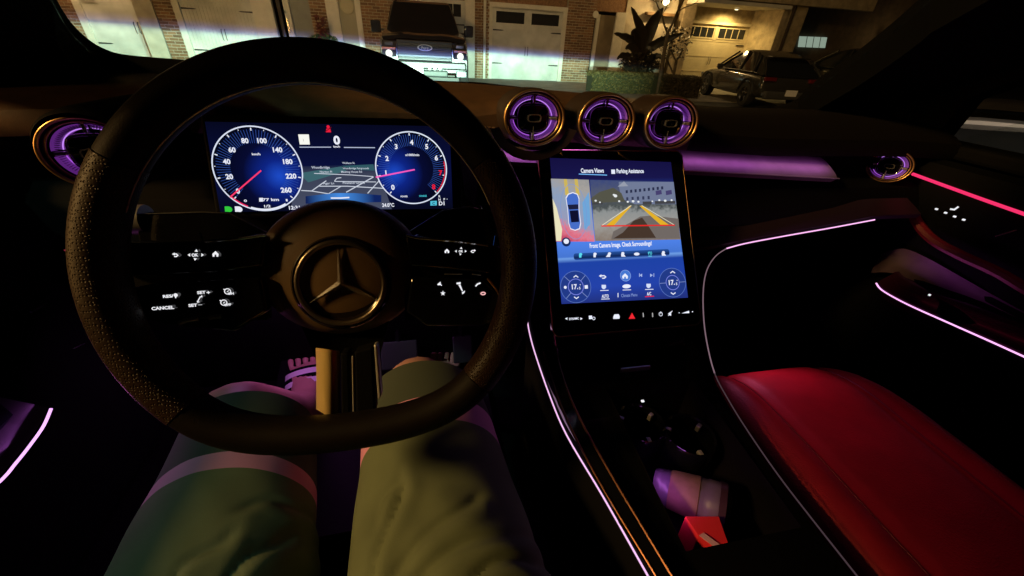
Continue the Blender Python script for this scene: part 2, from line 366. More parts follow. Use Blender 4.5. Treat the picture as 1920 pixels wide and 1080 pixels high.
# glossy pull handle above the strip and the leather roll of the door top
hand = [[p+V((0.004, 0, 0.004)), p+V((0.035, 0.0, 0.028)), p+V((0.06, 0, 0.030)), p+V((0.075, 0, -0.01)), p+V((0.03, 0, -0.03))] for p in armp]
MB().loft(hand, True, True).build('armrest_trim', mat('plum_gloss', (0.05, 0.01, 0.025), 0.25, coat=0.3), dr, True)
edge = [PXX(1706, 388, 1.05), PXX(1722, 420, 1.05), PXX(1750, 450, 1.05), PXX(1800, 478, 1.05), PXX(1870, 510, 1.05), PXX(1930, 545, 1.05), PXX(2100, 640, 1.05)]
MB().tube(smoothpath(edge, 5), [0.002]+[0.010]*29+[0.012], 8).build('door_leather_roll', M_dred, dr, True)
pa = smoothpath([PXX(x, y, 1.072) for x, y in ((1652, 476), (1692, 466), (1735, 482), (1800, 518), (1860, 552), (1930, 590))], 5)
pb_0 = smoothpath([PXX(x, y, 1.05) for x, y in ((1632, 512), (1672, 512), (1730, 534), (1800, 570), (1860, 598), (1930, 632))], 5)
MB().loft([[a_.lerp(b_, k/6)+V((0.010*sin(pi*k/6)*min(1, i_/6.0)-0.012*(1 if k in (0, 6) else 0)*0, 0, 0)) for k in range(7)] for i_, (a_, b_) in enumerate(zip(pa, pb_0))], False, False).build('door_pocket_panel', mat('plum_panel', (0.10, 0.06, 0.085), 0.6, noise=(40, 0.85, 1.1)), dr, True)
swf = Frame((1.03, 0.55, 1.04), (0, -1, 0), (-1, 0, 0.0))
for x, y in ((1756, 392), (1773, 399), (1790, 406), (1807, 412)):
    MB().box(swf.P(x, y), (0.003, 0.004, 0.003)).build('seat_button_light', M_white, dr)
line([(1783, 392), (1790, 393), (1797, 388)], 3, swf, M_white, dr, 'seat_symbol')
MB().box(PXX(1743, 553, 0.975), (0.003, 0.003, 0.003)).build('window_switch_light', M_white, dr)
MB().tube([PXX(1866, 443, 1.03), PXX(1907, 431, 1.03)], 0.0015, 6).build('door_release_edge', M_chrome, dr)
# driver door strip
dled = [PXX(96, 766, -0.5), PXX(82, 798, -0.5), PXX(60, 830, -0.5), PXX(30, 868, -0.5), PXX(-10, 912, -0.5), PXX(-200, 1080, -0.5)]
MB().tube(smoothpath(dled, 5), 0.0016, 8).build('purple_light_strip', M_ledp, dl, True)
pp = smoothpath(dled, 5)
MB().loft([[p+V((-0.003, 0, 0.003)), p+V((-0.05, 0, 0.035)), p+V((-0.09, 0, 0.03)), p+V((-0.07, 0, -0.05))] for p in pp], True, True).build('armrest_trim', mat('plum_panel2', (0.07, 0.045, 0.055), 0.6), dl, True)
MB().tube([PXX(112, 447, -0.56), PXX(124, 470, -0.56)], 0.002, 6).build('door_red_light', lit('led_dim_red', (0.35, 0.03, 0.06), 0.5), dl)
MB().tube([PXX(58, 585, -0.52), PXX(80, 572, -0.52)], 0.0015, 6).build('door_handle_edge', M_chrome, dl); MB().tube([PXX(135, 655, -0.5), PXX(158, 644, -0.5)], 0.0012, 6).build('door_handle_edge', M_chrome, dl)
frustum_led('door_led_light', [pp[0]+V((-0.01, 0, 0.012)), pp[12]+V((-0.01, 0, 0.012)), pp[-1]+V((-0.01, 0, 0.012))], 0.006, 0.16, PURPLE, (-0.6, 0, 0.8))
# exterior mirror on the passenger side
mr = part('door_mirror', body, (1.30, 0.84, 1.10))
mc = V((1.385, 0.80, 1.135)); mn = V((-0.60, -1.35, 0.10)).normalized(); mx_ = V((0, 0, 1)).cross(mn).normalized(); my_ = mn.cross(mx_)
def mpt(u, v, w=0): return mc+mx_*u+my_*v+mn*w
mo = []
for i in range(28):
    a = 2*pi*i/28; c, s_ = cos(a), sin(a); k = (abs(c)**4+abs(s_)**4)**-0.25; mo.append((c*k*0.105, s_*k*0.062))
MB().loft([[mpt(u*1.08, v*1.1, 0.006) for u, v in mo], [mpt(u*1.1, v*1.13, -0.01) for u, v in mo], [mpt(u*0.95, v*0.95, -0.07) for u, v in mo], [mpt(u*0.5, v*0.5, -0.11) for u, v in mo]], True, True).build('mirror_housing', M_gloss, mr, True)
MB().poly([mpt(u, v, 0.007) for u, v in mo]).build('mirror_glass', mat('mirror_glass', (0.9, 0.9, 0.92), 0.01, 1.0), mr)
MB().tube([mpt(-0.02, -0.06, -0.03), (1.20, 0.80, 1.06), (1.14, 0.80, 1.05)], 0.02, 10).build('mirror_arm', M_gloss, mr, True)
# ------------------------------------------------------------------ dashboard
dash = thing('dashboard', 'brown leather dashboard with purple lit trim below the windscreen', 'dashboard', (0.28, 0.8, 0.6))
ZC = [(-0.66, 1.205), (-0.5, 1.213), (-0.4, 1.217), (-0.1, 1.219), (0.1, 1.216), (0.3, 1.207), (0.5, 1.195), (0.65, 1.187), (0.95, 1.187), (1.12, 1.18)]
def zc(x):
    for (a, za), (b, zb) in zip(ZC, ZC[1:]):
        if x <= b: return za+(zb-za)*(x-a)/(b-a)
    return ZC[-1][1]
NX = [-0.66+1.78*i/60 for i in range(61)]
def hump(x):
    """leather swells over the three centre vents"""
    return sum(0.016*max(0, 1-((x-c)/0.060)**2) for c in (0.163, 0.279, 0.392))
top = []
for x in NX:
    z = zc(x); h = hump(x)
    top.append([(x, 1.03, z-0.06), (x, 0.95, z-0.02), (x, 0.86, z), (x, 0.78, z-0.002), (x, 0.72, z-0.009+h*0.5), (x, 0.69, z-0.017+h), (x, 0.673, z-0.028+h), (x, 0.668, z-0.045), (x, 0.672, z-0.060), (x, 0.70, z-0.062)])
MB().loft(top[:39], False, False).build('leather_top', M_leather, dash, True)
MB().loft(top[38:], False, False).build('passenger_top', mat('dark_dash_top', (0.006, 0.004, 0.004), 0.6, spec=0.25, bump=('voronoi', 700, 0.3, 0.0005)), dash, True)  # dash top much darker on the passenger side
# stitched seam along the leather edge: each stitch its own small bead
st = MB()
for i in range(150):
    x = -0.5+i*0.0075
    z = zc(x)
    if x < 0.13: st.box((x, 0.6665, z-0.043), (0.0045, 0.0016, 0.0014))
o = st.build('stitching', mat('tan_thread', (0.3, 0.17, 0.09), 0.8), dash); o['kind'] = 'stuff'
# lower dash body with the recessed band
low = []
for x in NX:
    z = zc(x)
    low.append([(x, 0.70, z-0.058), (x, 0.705, 1.135), (x, 0.705, 1.08), (x, 0.66, 1.065), (x, 0.64, 1.03), (x, 0.635, 1.0), (x, 0.70, 0.985), (x, 0.74, 0.9), (x, 0.80, 0.75), (x, 0.86, 0.5)])
MB().loft(low, False, False).build('lower_panel', M_blk, dash, True)
band = []
for x in [0.06+0.9*i/30 for i in range(31)]:
    zt = 1.131-0.052*(x-0.446)
    band.append([(x, 0.71, zt+0.006), (x, 0.690, zt), (x, 0.672, zt-0.008), (x, 0.656, zt-0.017), (x, 0.649, zt-0.024), (x, 0.66, zt-0.034), (x, 0.70, zt-0.038)])
MB().loft(band[:26], False, False).build('trim_band', M_trim, dash, True)
MB().tube([(b_[4][0], b_[4][1]-0.004, b_[4][2]+0.002) for b_ in band[12:26]], 0.0012, 6).build('trim_edge', M_silver, dash, True)
frustum_led('dash_led_light', [(0.44, 0.663, 1.1335), (0.80, 0.663, 1.1215)], 0.008, 0.17, (0.85, 0.22, 0.95), (0, 0.15, -1))
frustum_led('dash_led_light', [(0.08, 0.655, 1.152), (0.43, 0.655, 1.134)], 0.008, 0.35, (0.85, 0.22, 0.95), (0, -0.5, -0.85))
# glovebox lid with its lit edge running into the console
lid = []
for x in [0.50+0.52*i/16 for i in range(17)]:
    zt = 1.02-0.145*(0.9-x) if x < 0.9 else 1.02
    lid.append([(x, 0.66, zt+0.03), (x, 0.625, zt+0.014), (x, 0.606, zt+0.004), (x, 0.61, zt-0.006), (x, 0.68, zt-0.02)])
MB().loft(lid, False, False).build('glovebox_shelf', mat('plum_dark', (0.02, 0.010, 0.016), 0.5), dash, True)
gl = [PY(1640, 412, 0.6), PY(1560, 427, 0.6), PY(1480, 441, 0.6), PY(1400, 456, 0.6), PY(1362, 466, 0.6)]
MB().tube(smoothpath(gl, 5), 0.0013, 8).build('glovebox_light_strip', lit('led_pinkish', (1.0, 0.5, 0.9), 1.2), dash, True)
frustum_led('glovebox_led_light', [gl[0]+V((0, -0.004, 0.006)), gl[-1]+V((0, -0.004, 0.006))], 0.004, 0.05, (1, 0.3, 0.8), (0, 0.1, 1))
# vents --------------------------------------------------------------
def vent(c, R, tilt=6, yaw=0, full=True):
    n = Matrix.Rotation(radians(yaw), 3, 'Z') @ V((0, -cos(radians(tilt)), sin(radians(tilt)))); ex = n.cross(V((0, 0, 1))); ex = V((0, 0, 1)).cross(n).normalized(); ey = n.cross(ex)*0.84
    c = V(c); k = R/0.046
    sh = MB().lathe([(0.049*k, -0.06), (0.0495*k, -0.02), (0.0490*k, -0.004), (0.0465*k, -0.001), (0.042*k, -0.012), (0.040*k, -0.03), (0.024*k, -0.034), (0.0, -0.034)], c, ex, ey, n, 48).build('air_vent', M_blk, dash, True)
    tor = lambda r, t, h, pw=2.0: MB().lathe([(r+t*cos(a), h+t*sin(a)) for a in [2*pi*i/10 for i in range(11)]], c, ex, ey, n, 56, power=pw)
    tor(0.0458*k, 0.0023*k, 0.0).build('outer_ring', M_bronze, sh, True)
    tor(0.0408*k, 0.0014*k, -0.004).build('inner_ring', M_bronze, sh, True)
    # throat, its LED light put in as emission, in four arcs between the struts, with fine ribs
    gap = 0.10
    for q in range(4):
        a0 = q*pi/2+gap; a1 = (q+1)*pi/2-gap
        MB().lathe([(0.0375*k, -0.006), (0.034*k, -0.018), (0.030*k, -0.022)], c, ex, ey, n, 18, a0, a1).build('lit_throat', mat('vent_throat', (0.25, 0.12, 0.3), 0.35, emit=(0.30, 0.05, 0.55), es=0.28), sh, True)
        MB().lathe([(r_*k, h_) for r_, h_ in ((0.0302, -0.0155), (0.0308, -0.0145), (0.0316, -0.0155), (0.0308, -0.0165))], c, ex, ey, n, 18, a0+0.03, a1-0.03).build('light_guide', M_ledv if q in (2,) else lit('led_guide', (0.6, 0.25, 1.0), 1.0), sh, True)
        rb = MB()
        for i in range(17):
            a = a0+(a1-a0)*(i+0.5)/17; d = ex*cos(a)+ey*sin(a); t_ = ey*cos(a)-ex*sin(a)
            d0, t0_ = d.normalized(), n.cross(d.normalized()); R3 = Matrix((d0, t0_, n)).transposed()
            rb.box(c+d*0.0345*k+n*-0.0125, (0.005*k, 0.0006*k, 0.004), R3)
        rb.build('throat_ribs', mat('rib_plastic', (0.25, 0.15, 0.3), 0.3), sh)['kind'] = 'stuff'
        a = q*pi/2; d = ex*cos(a)+ey*sin(a); t_ = ey*cos(a)-ex*sin(a)
        MB().box(c+d*0.032*k+n*-0.010, (0.011*k, 0.0042*k, 0.006), Matrix((d.normalized(), n.cross(d.normalized()), n)).transposed()).build('strut', M_silver if q != 1 else M_chrome, sh, False, 0.001)
    # black rounded-square core with chrome outline and knob
    MB().lathe([(0.0, -0.008), (0.021*k, -0.008), (0.0245*k, -0.011), (0.025*k, -0.03)], c, ex, ey, n, 48, power=3.2).build('vent_core', M_gloss, sh, True)
    tor(0.0245*k, 0.0008*k, -0.0095, 3.2).build('core_outline', M_chrome, sh, True)
    kb = MB(); rg = []
    for i in range(24):
        a = 2*pi*i/24; kk = (abs(cos(a))**4+abs(sin(a))**4)**-0.25
        u, v = cos(a)*kk, sin(a)*kk
        rg.append([c+ex*(u*0.0105*k)+ey*(v*0.0065*k)+n*-0.008, c+ex*(u*0.0108*k)+ey*(v*0.0068*k)+n*-0.001, c+ex*(u*0.009*k)+ey*(v*0.0052*k)+n*-0.001, c+ex*(u*0.0088*k)+ey*(v*0.005*k)+n*-0.004])
    kb.loft(rg, False, False, True).build('vent_knob', M_chrome, sh, True)
    MB().box(c+ey*-0.019*k+n*-0.007, (0.0008, 0.0008, 0.008*k)).build('core_mark', M_silver, sh)
    return sh
for px_, py_ in ((1003, 222), (1138, 228), (1260, 232)):
    vent(PY(px_, py_, 0.62), 0.0455)
vent(PY(172, 289, 0.555), 0.047, 4, 8)
vent(PY(1668, 312, 0.68), 0.038, 8, -48)
# pods round the centre vents
for px_, py_ in ((1003, 222), (1138, 228), (1260, 232)):
    c = PY(px_, py_, 0.62)
    MB().lathe([(0.0470, -0.001), (0.0485, -0.004), (0.0495, -0.012), (0.050, -0.03), (0.050, -0.075)], c, (1, 0, 0), (0, sin(radians(6))*0.84, cos(radians(6))*0.84), (0, -cos(radians(6)), sin(radians(6))), 40).build('vent_pod', mat('dark_brown_leather', (0.022, 0.011, 0.006), 0.55, bump=('voronoi', 700, 0.3, 0.0005)), dash, True)
c = PY(170, 289, 0.555)
MB().lathe([(0.052, 0.002), (0.056, -0.004), (0.058, -0.02), (0.056, -0.12)], c, (1, 0, 0), (0, 0, 0.86), (0, -1, 0), 40).build('vent_pod', M_blk, dash, True)
# cradle under the first vent
cr = []
for i in range(13):
    a = radians(195+150*i/12); cc = PY(1003, 222, 0.62)
    cr.append([cc+V((cos(a)*0.056, 0.0, sin(a)*0.048)), cc+V((cos(a)*0.070, -0.004, sin(a)*0.062)), cc+V((cos(a)*0.072, 0.03, sin(a)*0.064))])
MB().loft(cr, False, False).build('vent_cradle', mat('plum_dark', (0.02, 0.010, 0.016), 0.5), dash, True)  # plum colour stands in for the purple LED light on the cradle
# ------------------------------------------------------------------ instrument display
CF = Frame((-0.105, 0.52, 1.15), (1, 0, 0), (0, -cos(radians(15)), sin(radians(15))))
disp = thing('instrument_display', 'wide lit driver display with two round gauges behind the steering wheel', 'display', CF.W(0, -0.06, -0.01))
cor = [CF.px(372, 214), CF.px(862, 224), CF.px(868, 402), CF.px(404, 410)]
MB().prism([CF.W(u, v, -0.001) for u, v in cor], CF.n*-0.014).build('display_housing', M_blk, disp, False, 0.003)
sheet([(384, 228), (843, 237), (849, 391), (413, 398)], CF, ramp_screen('cluster_screen', CF.o, CF.ey, -0.055, 0.055, [(0, (7, 9, 24)), (0.45, (10, 16, 60)), (1, (6, 8, 28))]), disp, 'screen', 1)
MB().box(CF.W(0, -0.07, -0.03), (0.10, 0.03, 0.06)).build('display_foot', M_blk, disp)
WH = px(235, 238, 250); RD = px(235, 30, 60); PKN = px(255, 70, 140); GRN = px(50, 200, 60)
uL = CF.W(*CF.px(486, 318)); uR = CF.W(*CF.px(772, 316))
mp = MB().poly([CF.P(x, y, 2*LAY) for x, y in ((560, 312), (705, 308), (735, 392), (545, 393))]).build('map_view', ramp_screen('map_ground', CF.P(630, 310), CF.ey, -0.05, 0.0, [(0, (70, 76, 98)), (0.8, (58, 64, 84)), (1, (20, 28, 62))]), disp)
sheet([(560, 325), (640, 312), (650, 320), (578, 342)], CF, px(60, 100, 108), mp, 'park_area', 3)
sheet([(640, 311), (700, 308), (703, 320), (660, 318)], CF, px(48, 88, 98), mp, 'park_area', 3)
for pts, wd in (([(566, 357), (585, 358), (622, 364), (640, 366)], 1.6), ([(585, 358), (603, 345), (612, 339)], 1.6), ([(600, 349), (652, 349), (720, 353)], 1.6), ([(640, 349), (615, 364)], 1.4), ([(650, 360), (700, 332)], 1.8), ([(690, 362), (710, 340)], 1.6), ([(628, 339), (632, 334), (640, 333)], 1.4), ([(628, 340), (705, 341)], 1.4), ([(590, 325), (660, 328), (700, 331)], 1.3)):
    line(pts, wd, CF, px(205, 212, 225), mp, 'street_line', 4)
for s_, x, y, h, wd in (('Woodbridge', 602, 314.5, 4.5, 33), ('Norton Pl', 612, 322, 3.6, 22), ('Wallace St', 654, 305.5, 3.4, 23), ('Woodbridge Fairgrounds', 668, 316, 3.2, 48), ('Meeting House Rd', 660, 322.5, 3.6, 38), ('Agar Ln', 617, 344, 4, 20), ('Pineland Grove', 664, 342.5, 3.8, 40)):
    text(s_, x, y, h, CF, px(200, 208, 222), mp, 'street_name', 6, wd, 0.01)
sheet([(573, 368), (628, 362), (664, 362), (715, 366), (715, 379), (573, 382)], CF, ramp_screen('nav_bar', CF.P(640, 372), CF.ex, -0.04, 0.04, [(0, (18, 34, 86)), (0.5, (70, 140, 225)), (1, (16, 36, 96))]), disp, 'navigation_bar', 5)
line([(622, 371), (640, 371), (655, 370)], 2.5, CF, WH, disp, 'bar_symbol', 7)
def gauge(cx, cy, R, nums, needle, hub, tip, redarc, glow):
    u, v = CF.px(cx, cy); c = CF.W(u, v)
    g = MB().poly([CF.W(u+cos(2*pi*i/64)*R*0.985, v+sin(2*pi*i/64)*R*0.985, 4*LAY) for i in range(64)]).build('gauge', ramp_screen('gauge_face_%d' % cx, CF.P(*glow), None, 0, R*1.25, [(0, (30, 76, 200)), (0.3, (14, 36, 130)), (0.65, (7, 11, 48)), (1, (5, 7, 26))]), disp)
    ring(cx, cy, R, 0.0014, CF, px(225, 232, 250), g, 'gauge_ring', 6)
    ray_ = MB()
    for i in range(66):
        a = radians(-46+i*(272/65)); 
        for rr0, rr1, wd in ((0.62, 0.93, 0.00022),):
            d = V((cos(a), sin(a))); t_ = V((-d.y, d.x))*wd
            p = [(u+d.x*R*q+sg*t_.x, v+d.y*R*q+sg*t_.y) for q, sg in ((rr0, 1), (rr0, -1), (rr1, -1), (rr1, 1))]
            ray_.poly([CF.W(*q, 5*LAY) for q in p])
    o = ray_.build('ray_lines', px(52, 84, 170), g); o['kind'] = 'stuff'
    tk = MB()
    for i in range(17):
        a = radians(-46+i*17); big = i % 2 == 0; r1 = 0.965; rr = 0.90 if big else 0.935
        d = V((cos(a), sin(a))); t_ = V((-d.y, d.x))*(0.0006 if big else 0.00035)
        tk.poly([CF.W(u+d.x*R*q+sg*t_.x, v+d.y*R*q+sg*t_.y, 6*LAY) for q, sg in ((rr, 1), (rr, -1), (r1, -1), (r1, 1))])
    tk.build('tick_marks', WH, g)
    for s_, x, y, c_ in nums: text(s_, x, y, 8.8, CF, c_, g, 'numeral', 7, None, 0.025)
    line([hub, tip], 2.6, CF, needle, g, 'needle', 8)
    return g
W_, R_ = WH, RD
gL = gauge(486, 318, 0.0478, [('0', 448, 358, W_), ('20', 432, 331, W_), ('40', 427, 303, W_), ('60', 437, 281, W_), ('80', 461, 264, W_), ('100', 493, 264, W_), ('140', 522, 281, W_), ('180', 541, 303, W_), ('220', 547, 330, W_), ('260', 538, 356, W_)], px(255, 60, 110), (491, 320), (434, 369), None, (525, 330))
gR = gauge(772, 316, 0.0435, [('0', 737, 351, W_), ('1', 724, 324, W_), ('2', 726, 297, W_), ('3', 743, 275, W_), ('4', 772, 267, W_), ('5', 800, 275, W_), ('6', 818, 296, W_), ('7', 826, 324, R_), ('8', 813, 350, R_)], px(255, 90, 190), (777, 318), (706, 332), None, (740, 325))
ring(772, 316, 0.0415, 0.0011, CF, RD, gR, 'red_zone', 7, None, radians(-44), radians(12), 20)
ring(486, 318, 0.0463, 0.0016, CF, px(230, 30, 90), gL, 'red_zone', 7, None, radians(222), radians(246), 12)
ring(486, 318, 0.0463, 0.0016, CF, WH, gL, 'fuel_arc', 7, None, radians(250), radians(300), 24)
for s_, x, y, h, wd, g in (('km/h', 482, 289, 4, 15, gL), ('877 km', 506, 374, 5, 34, gL), ('1/2', 503, 386, 4.5, 11, gL), ('0', 462, 376, 4, 5, gL), ('1', 539, 375, 4, 3, gL), ('x1000/min', 773, 290.5, 4, 27, gR), ('POWER', 758, 368, 3, 13, gR)):
    text(s_, x, y, h, CF, WH, g, 'lettering', 7, wd, 0.02)
text('CHARGE', 793, 367, 3, CF, px(70, 200, 220), gR, 'lettering', 7, 14, 0.02)
sheet([(486, 371), (493, 371), (493, 378), (486, 378)], CF, WH, gL, 'fuel_symbol', 7)
text('0', 632, 263, 15, CF, WH, disp, 'speed_number', 5, 12, 0.03)
text('km/h', 632, 275, 3.5, CF, WH, disp, 'lettering', 5, 12, 0.02)
line([(563, 276), (621, 276)], 1.6, CF, px(180, 190, 215), disp, 'divider_line', 5); line([(646, 276.5), (703, 277)], 1.6, CF, px(180, 190, 215), disp, 'divider_line', 5)
sheet([(559, 252), (579, 252), (581, 271), (562, 271)], CF, px(250, 250, 240), disp, 'sign_symbol', 5)
text('1', 570, 263, 5, CF, px(150, 150, 140), disp, 'lettering', 6)
disc(616, 238, 0.0018, CF, RD, disp, 'seatbelt_symbol', 5, 0.0018); sheet([(612, 241), (619, 241), (621, 248), (611, 248)], CF, RD, disp, 'seatbelt_symbol', 5); line([(611, 247), (622, 239)], 1.2, CF, px(120, 10, 20), disp, 'seatbelt_symbol', 6)
for x, c_ in ((430, GRN), (449, WH)):
    sheet([(x-9, 387), (x-1, 387), (x-1, 397), (x-8, 397)], CF, c_, disp, 'headlamp_symbol', 5); disc(x+1, 392, 0.0034, CF, c_, disp, 'headlamp_symbol', 5, 0.0032)
text('12:31', 553, 389, 6.5, CF, WH, disp, 'clock', 5, 19, 0.02)
text('24.0°C', 728, 384, 6.5, CF, WH, disp, 'temperature', 5, 22, 0.02)
sheet([(807, 377), (819, 376.5), (819, 385), (807, 385.5)], CF, px(80, 190, 215), disp, 'mode_symbol', 5); text('C', 813, 381, 5, CF, px(10, 40, 60), disp, 'lettering', 6, None, 0.02)
for s_, x, y, h in (('D1', 828, 381, 7), ('R', 824, 368, 4), ('N', 824, 374, 4), ('P', 833, 373.5, 4), ('◂', 838, 373, 3)):
    text(s_, x, y, h, CF, WH, disp, 'gear_letter', 5, None, 0.02)
# cluster binnacle behind the display
bn = MB()
bn.loft([[(-0.30, 0.66, 1.17), (-0.25, 0.555, 1.198), (-0.26, 0.56, 1.10), (-0.30, 0.68, 1.02)], [(-0.105, 0.66, 1.18), (-0.105, 0.555, 1.200), (-0.105, 0.56, 1.09), (-0.105, 0.68, 1.02)], [(0.09, 0.66, 1.17), (0.04, 0.555, 1.198), (0.05, 0.56, 1.10), (0.09, 0.68, 1.02)]], True, True)
bn.build('display_cowl', M_blk, disp)
# ------------------------------------------------------------------ centre touchscreen
t38 = radians(38)
TF = Frame((0.31, 0.55, 1.02), (1, 0, 0), (0, -cos(t38), sin(t38)))
ts = thing('touchscreen', 'tall lit centre touchscreen showing the front camera picture and climate buttons', 'touchscreen', TF.W(0, -0.17, -0.02))
def rrect(u0_, v0_, u1_, v1_, r_, n_=6):
    out = []
    for cx, cy, a in ((u1_-r_, v1_-r_, 0), (u0_+r_, v1_-r_, 90), (u0_+r_, v0_+r_, 180), (u1_-r_, v0_+r_, 270)):
        for i in range(n_+1): b_ = radians(a+90*i/n_); out.append((cx+cos(b_)*r_, cy+sin(b_)*r_))
    return out
tl, br = TF.px(1008, 278), TF.px(1310, 622)
bz = rrect(tl[0], -0.150, TF.px(1277, 290)[0]+0.002, TF.px(1140, 282)[1], 0.012)
MB().prism([TF.W(u, v, -0.0005) for u, v in bz], TF.n*-0.014).build('screen_housing', M_gloss, ts, True)
rim = [TF.W(u, v, -0.001) for u, v in bz]
MB().tube(rim, 0.0013, 6, True).build('bronze_rim', M_bronze, ts, True)
scr = [(1031, 296), (1258, 304), (1290, 558), (1053, 570)]
sheet(scr, TF, ramp_screen('touch_bg', TF.P(1160, 430), TF.ey, -0.118, 0.125, [(0, (34, 50, 128)), (0.1, (36, 66, 170)), (0.27, (30, 66, 165)), (0.30, (112, 160, 230)), (0.31, (70, 118, 210)), (0.42, (80, 132, 238)), (0.62, (44, 80, 185)), (0.85, (24, 22, 74)), (1, (20, 16, 62))]), ts, 'screen', 1)
TW = px(235, 240, 255); TB = px(120, 190, 255)
text('Camera Views', 1110, 320.5, 8, TF, TW, ts, 'lettering', 4, 44, 0.02); line([(1085, 327), (1137, 329)], 1.6, TF, TB, ts, 'tab_underline', 4)
text('Parking Assistance', 1181, 322.5, 7.5, TF, TW, ts, 'lettering', 4, 53, 0.02); sheet([(1146, 318), (1153, 318), (1153.5, 326), (1146.5, 326)], TF, TW, ts, 'tab_symbol', 4)
# camera picture: bird's eye view on the left, front camera on the right
bev = sheet([(1033, 335), (1104, 337), (1115, 453), (1043, 453)], TF, ramp_screen('bird_eye', TF.P(1075, 395), (TF.ex*0.45+TF.ey).normalized(), -0.06, 0.06, [(0, (190, 60, 95)), (0.22, (225, 120, 140)), (0.36, (150, 155, 185)), (0.6, (140, 160, 190)), (0.85, (165, 160, 155)), (1, (150, 150, 150))], 0.3), ts, 'birds_eye_picture', 2)
for a in (1057, 1077): sheet([(a, 336), (a+6, 336), (a+10, 366), (a+3, 366)], TF, px(205, 180, 90), bev, 'yellow_line', 3)
sheet([(1036, 372), (1044, 390), (1054, 430), (1052, 452), (1043, 452)], TF, px(235, 228, 190), bev, 'bright_area', 3)
sheet([(1104, 360), (1107, 420), (1096, 432), (1092, 380)], TF, px(110, 165, 215), bev, 'blue_glow', 3)
co = [(1062, 372), (1066, 365), (1074, 362), (1082, 365), (1085, 373), (1085, 392), (1088, 418), (1086, 428), (1078, 431), (1070, 428), (1067, 418), (1065, 392)]
sheet([(x+(x-1075)*0.12, y+(y-397)*0.05) for x, y in co], TF, px(240, 240, 250), bev, 'car_outline', 4)
sheet(co, TF, px(70, 110, 200), bev, 'car_symbol', 5)
sheet([(1064, 384), (1084, 383), (1085, 392), (1067, 393)], TF, px(28, 32, 62), bev, 'car_glass', 6); sheet([(1068, 395), (1084, 394), (1086, 416), (1071, 417)], TF, px(14, 16, 46), bev, 'car_roof', 6)
ring(1075, 397, 0.022, 0.0008, TF, px(120, 150, 210), bev, 'guide_ring', 4, 0.046)
fc = sheet([(1106, 337), (1263, 341), (1276, 449), (1116, 452)], TF, ramp_screen('front_road', TF.P(1185, 395), TF.ey, -0.055, 0.055, [(0, (130, 112, 98)), (0.3, (156, 154, 150)), (0.48, (140, 144, 144)), (0.58, (74, 80, 80)), (0.75, (84, 90, 110)), (1, (62, 74, 122))], 0.25), ts, 'front_camera_picture', 2)
sheet([(1160, 341), (1263, 341), (1268, 383), (1190, 383), (1165, 372), (1161, 352)], TF, px(112, 122, 150), fc, 'street_houses', 3)
sheet([(1158, 350), (1170, 340), (1178, 349)], TF, px(150, 156, 172), fc, 'house_gable', 4)
for i in range(9):
    x = 1173+i*8.3; y = 357-i*0.9
    sheet([(x, y), (x+4, y-0.6), (x+4.3, y+5), (x+0.4, y+5.6)], TF, px(40, 46, 74), fc, 'house_window', 4)
for i in range(5):
    x = 1174+i*10; y = 370-i*0.6
    sheet([(x, y), (x+4, y-0.4), (x+4.3, y+6), (x+0.4, y+6)], TF, px(52, 58, 86), fc, 'house_window', 4)
for x in (1229, 1248): sheet([(x, 358), (x+11, 356), (x+12, 364), (x+1, 366)], TF, px(70, 64, 110), fc, 'house_window', 4)
sheet([(1108, 372), (1124, 360), (1150, 352), (1165, 362), (1172, 378), (1110, 381)], TF, px(84, 84, 72), fc, 'dark_verge', 4)
for x, y, rr in ((1153, 368, 0.0032), (1150, 366, 0.002), (1116, 377, 0.002), (1124, 380, 0.0016), (1160, 378, 0.002), (1176, 379, 0.002), (1186, 378, 0.0025), (1196, 379, 0.002), (1222, 378, 0.0016), (1235, 376, 0.002), (1246, 377, 0.0025), (1258, 376, 0.002)):
    disc(x, y, rr, TF, px(232, 236, 238), fc, 'bright_lamp', 5, rr*0.8, seg=16)
for x0, x1, y in ((1205, 1222, 382), (1228, 1266, 381), (1110, 1130, 382)): sheet([(x0, y-4), (x1, y-4.5), (x1, y+1), (x0, y+1.5)], TF, px(66, 66, 70), fc, 'parked_cars', 4)
sheet([(1150, 434), (1180, 418), (1200, 406), (1222, 404), (1272, 410), (1275, 447), (1146, 449)], TF, px(112, 104, 100), fc, 'pavement_patch', 3)
sheet([(1150, 447), (1168, 436), (1188, 414), (1204, 408), (1216, 424), (1230, 446)], TF, px(70, 54, 44), fc, 'dark_shadow', 4)
for pts in ([(1180, 386), (1184, 386), (1151, 423), (1136, 423)], [(1199, 386), (1204, 386), (1255, 422), (1239, 422)]): sheet(pts, TF, px(226, 176, 40), fc, 'yellow_guide', 5)
line([(1182, 386), (1128, 423)], 1.1, TF, px(235, 230, 200), fc, 'white_guide', 6); line([(1202, 386), (1262, 422)], 1.1, TF, px(235, 230, 200), fc, 'white_guide', 6)
line([(1127, 424.5), (1263, 423)], 2.4, TF, px(232, 40, 40), fc, 'red_guide', 7)
text('Front Camera Image. Check Surroundings!', 1164, 460, 8, TF, TW, ts, 'lettering', 4, 123, 0.02)
disc(1061, 454, 0.0075, TF, px(20, 40, 90), ts, 'round_symbol', 4); disc(1061, 453, 0.0045, TF, TW, ts, 'round_symbol', 5, 0.0042)
bu = [TF.px(1074, 471), TF.px(1254, 467), TF.px(1256, 484), TF.px(1076, 488)]
MB().poly([TF.W(u, v, 2*LAY) for u, v in rrect(bu[3][0], bu[3][1], bu[1][0], bu[1][1], 0.004)]).build('view_bar', ramp_screen('view_bar', TF.P(1165, 478), TF.ey, -0.008, 0.008, [(0, (60, 110, 210)), (0.4, (14, 34, 82)), (0.9, (40, 84, 160)), (1, (150, 210, 250))]), ts)
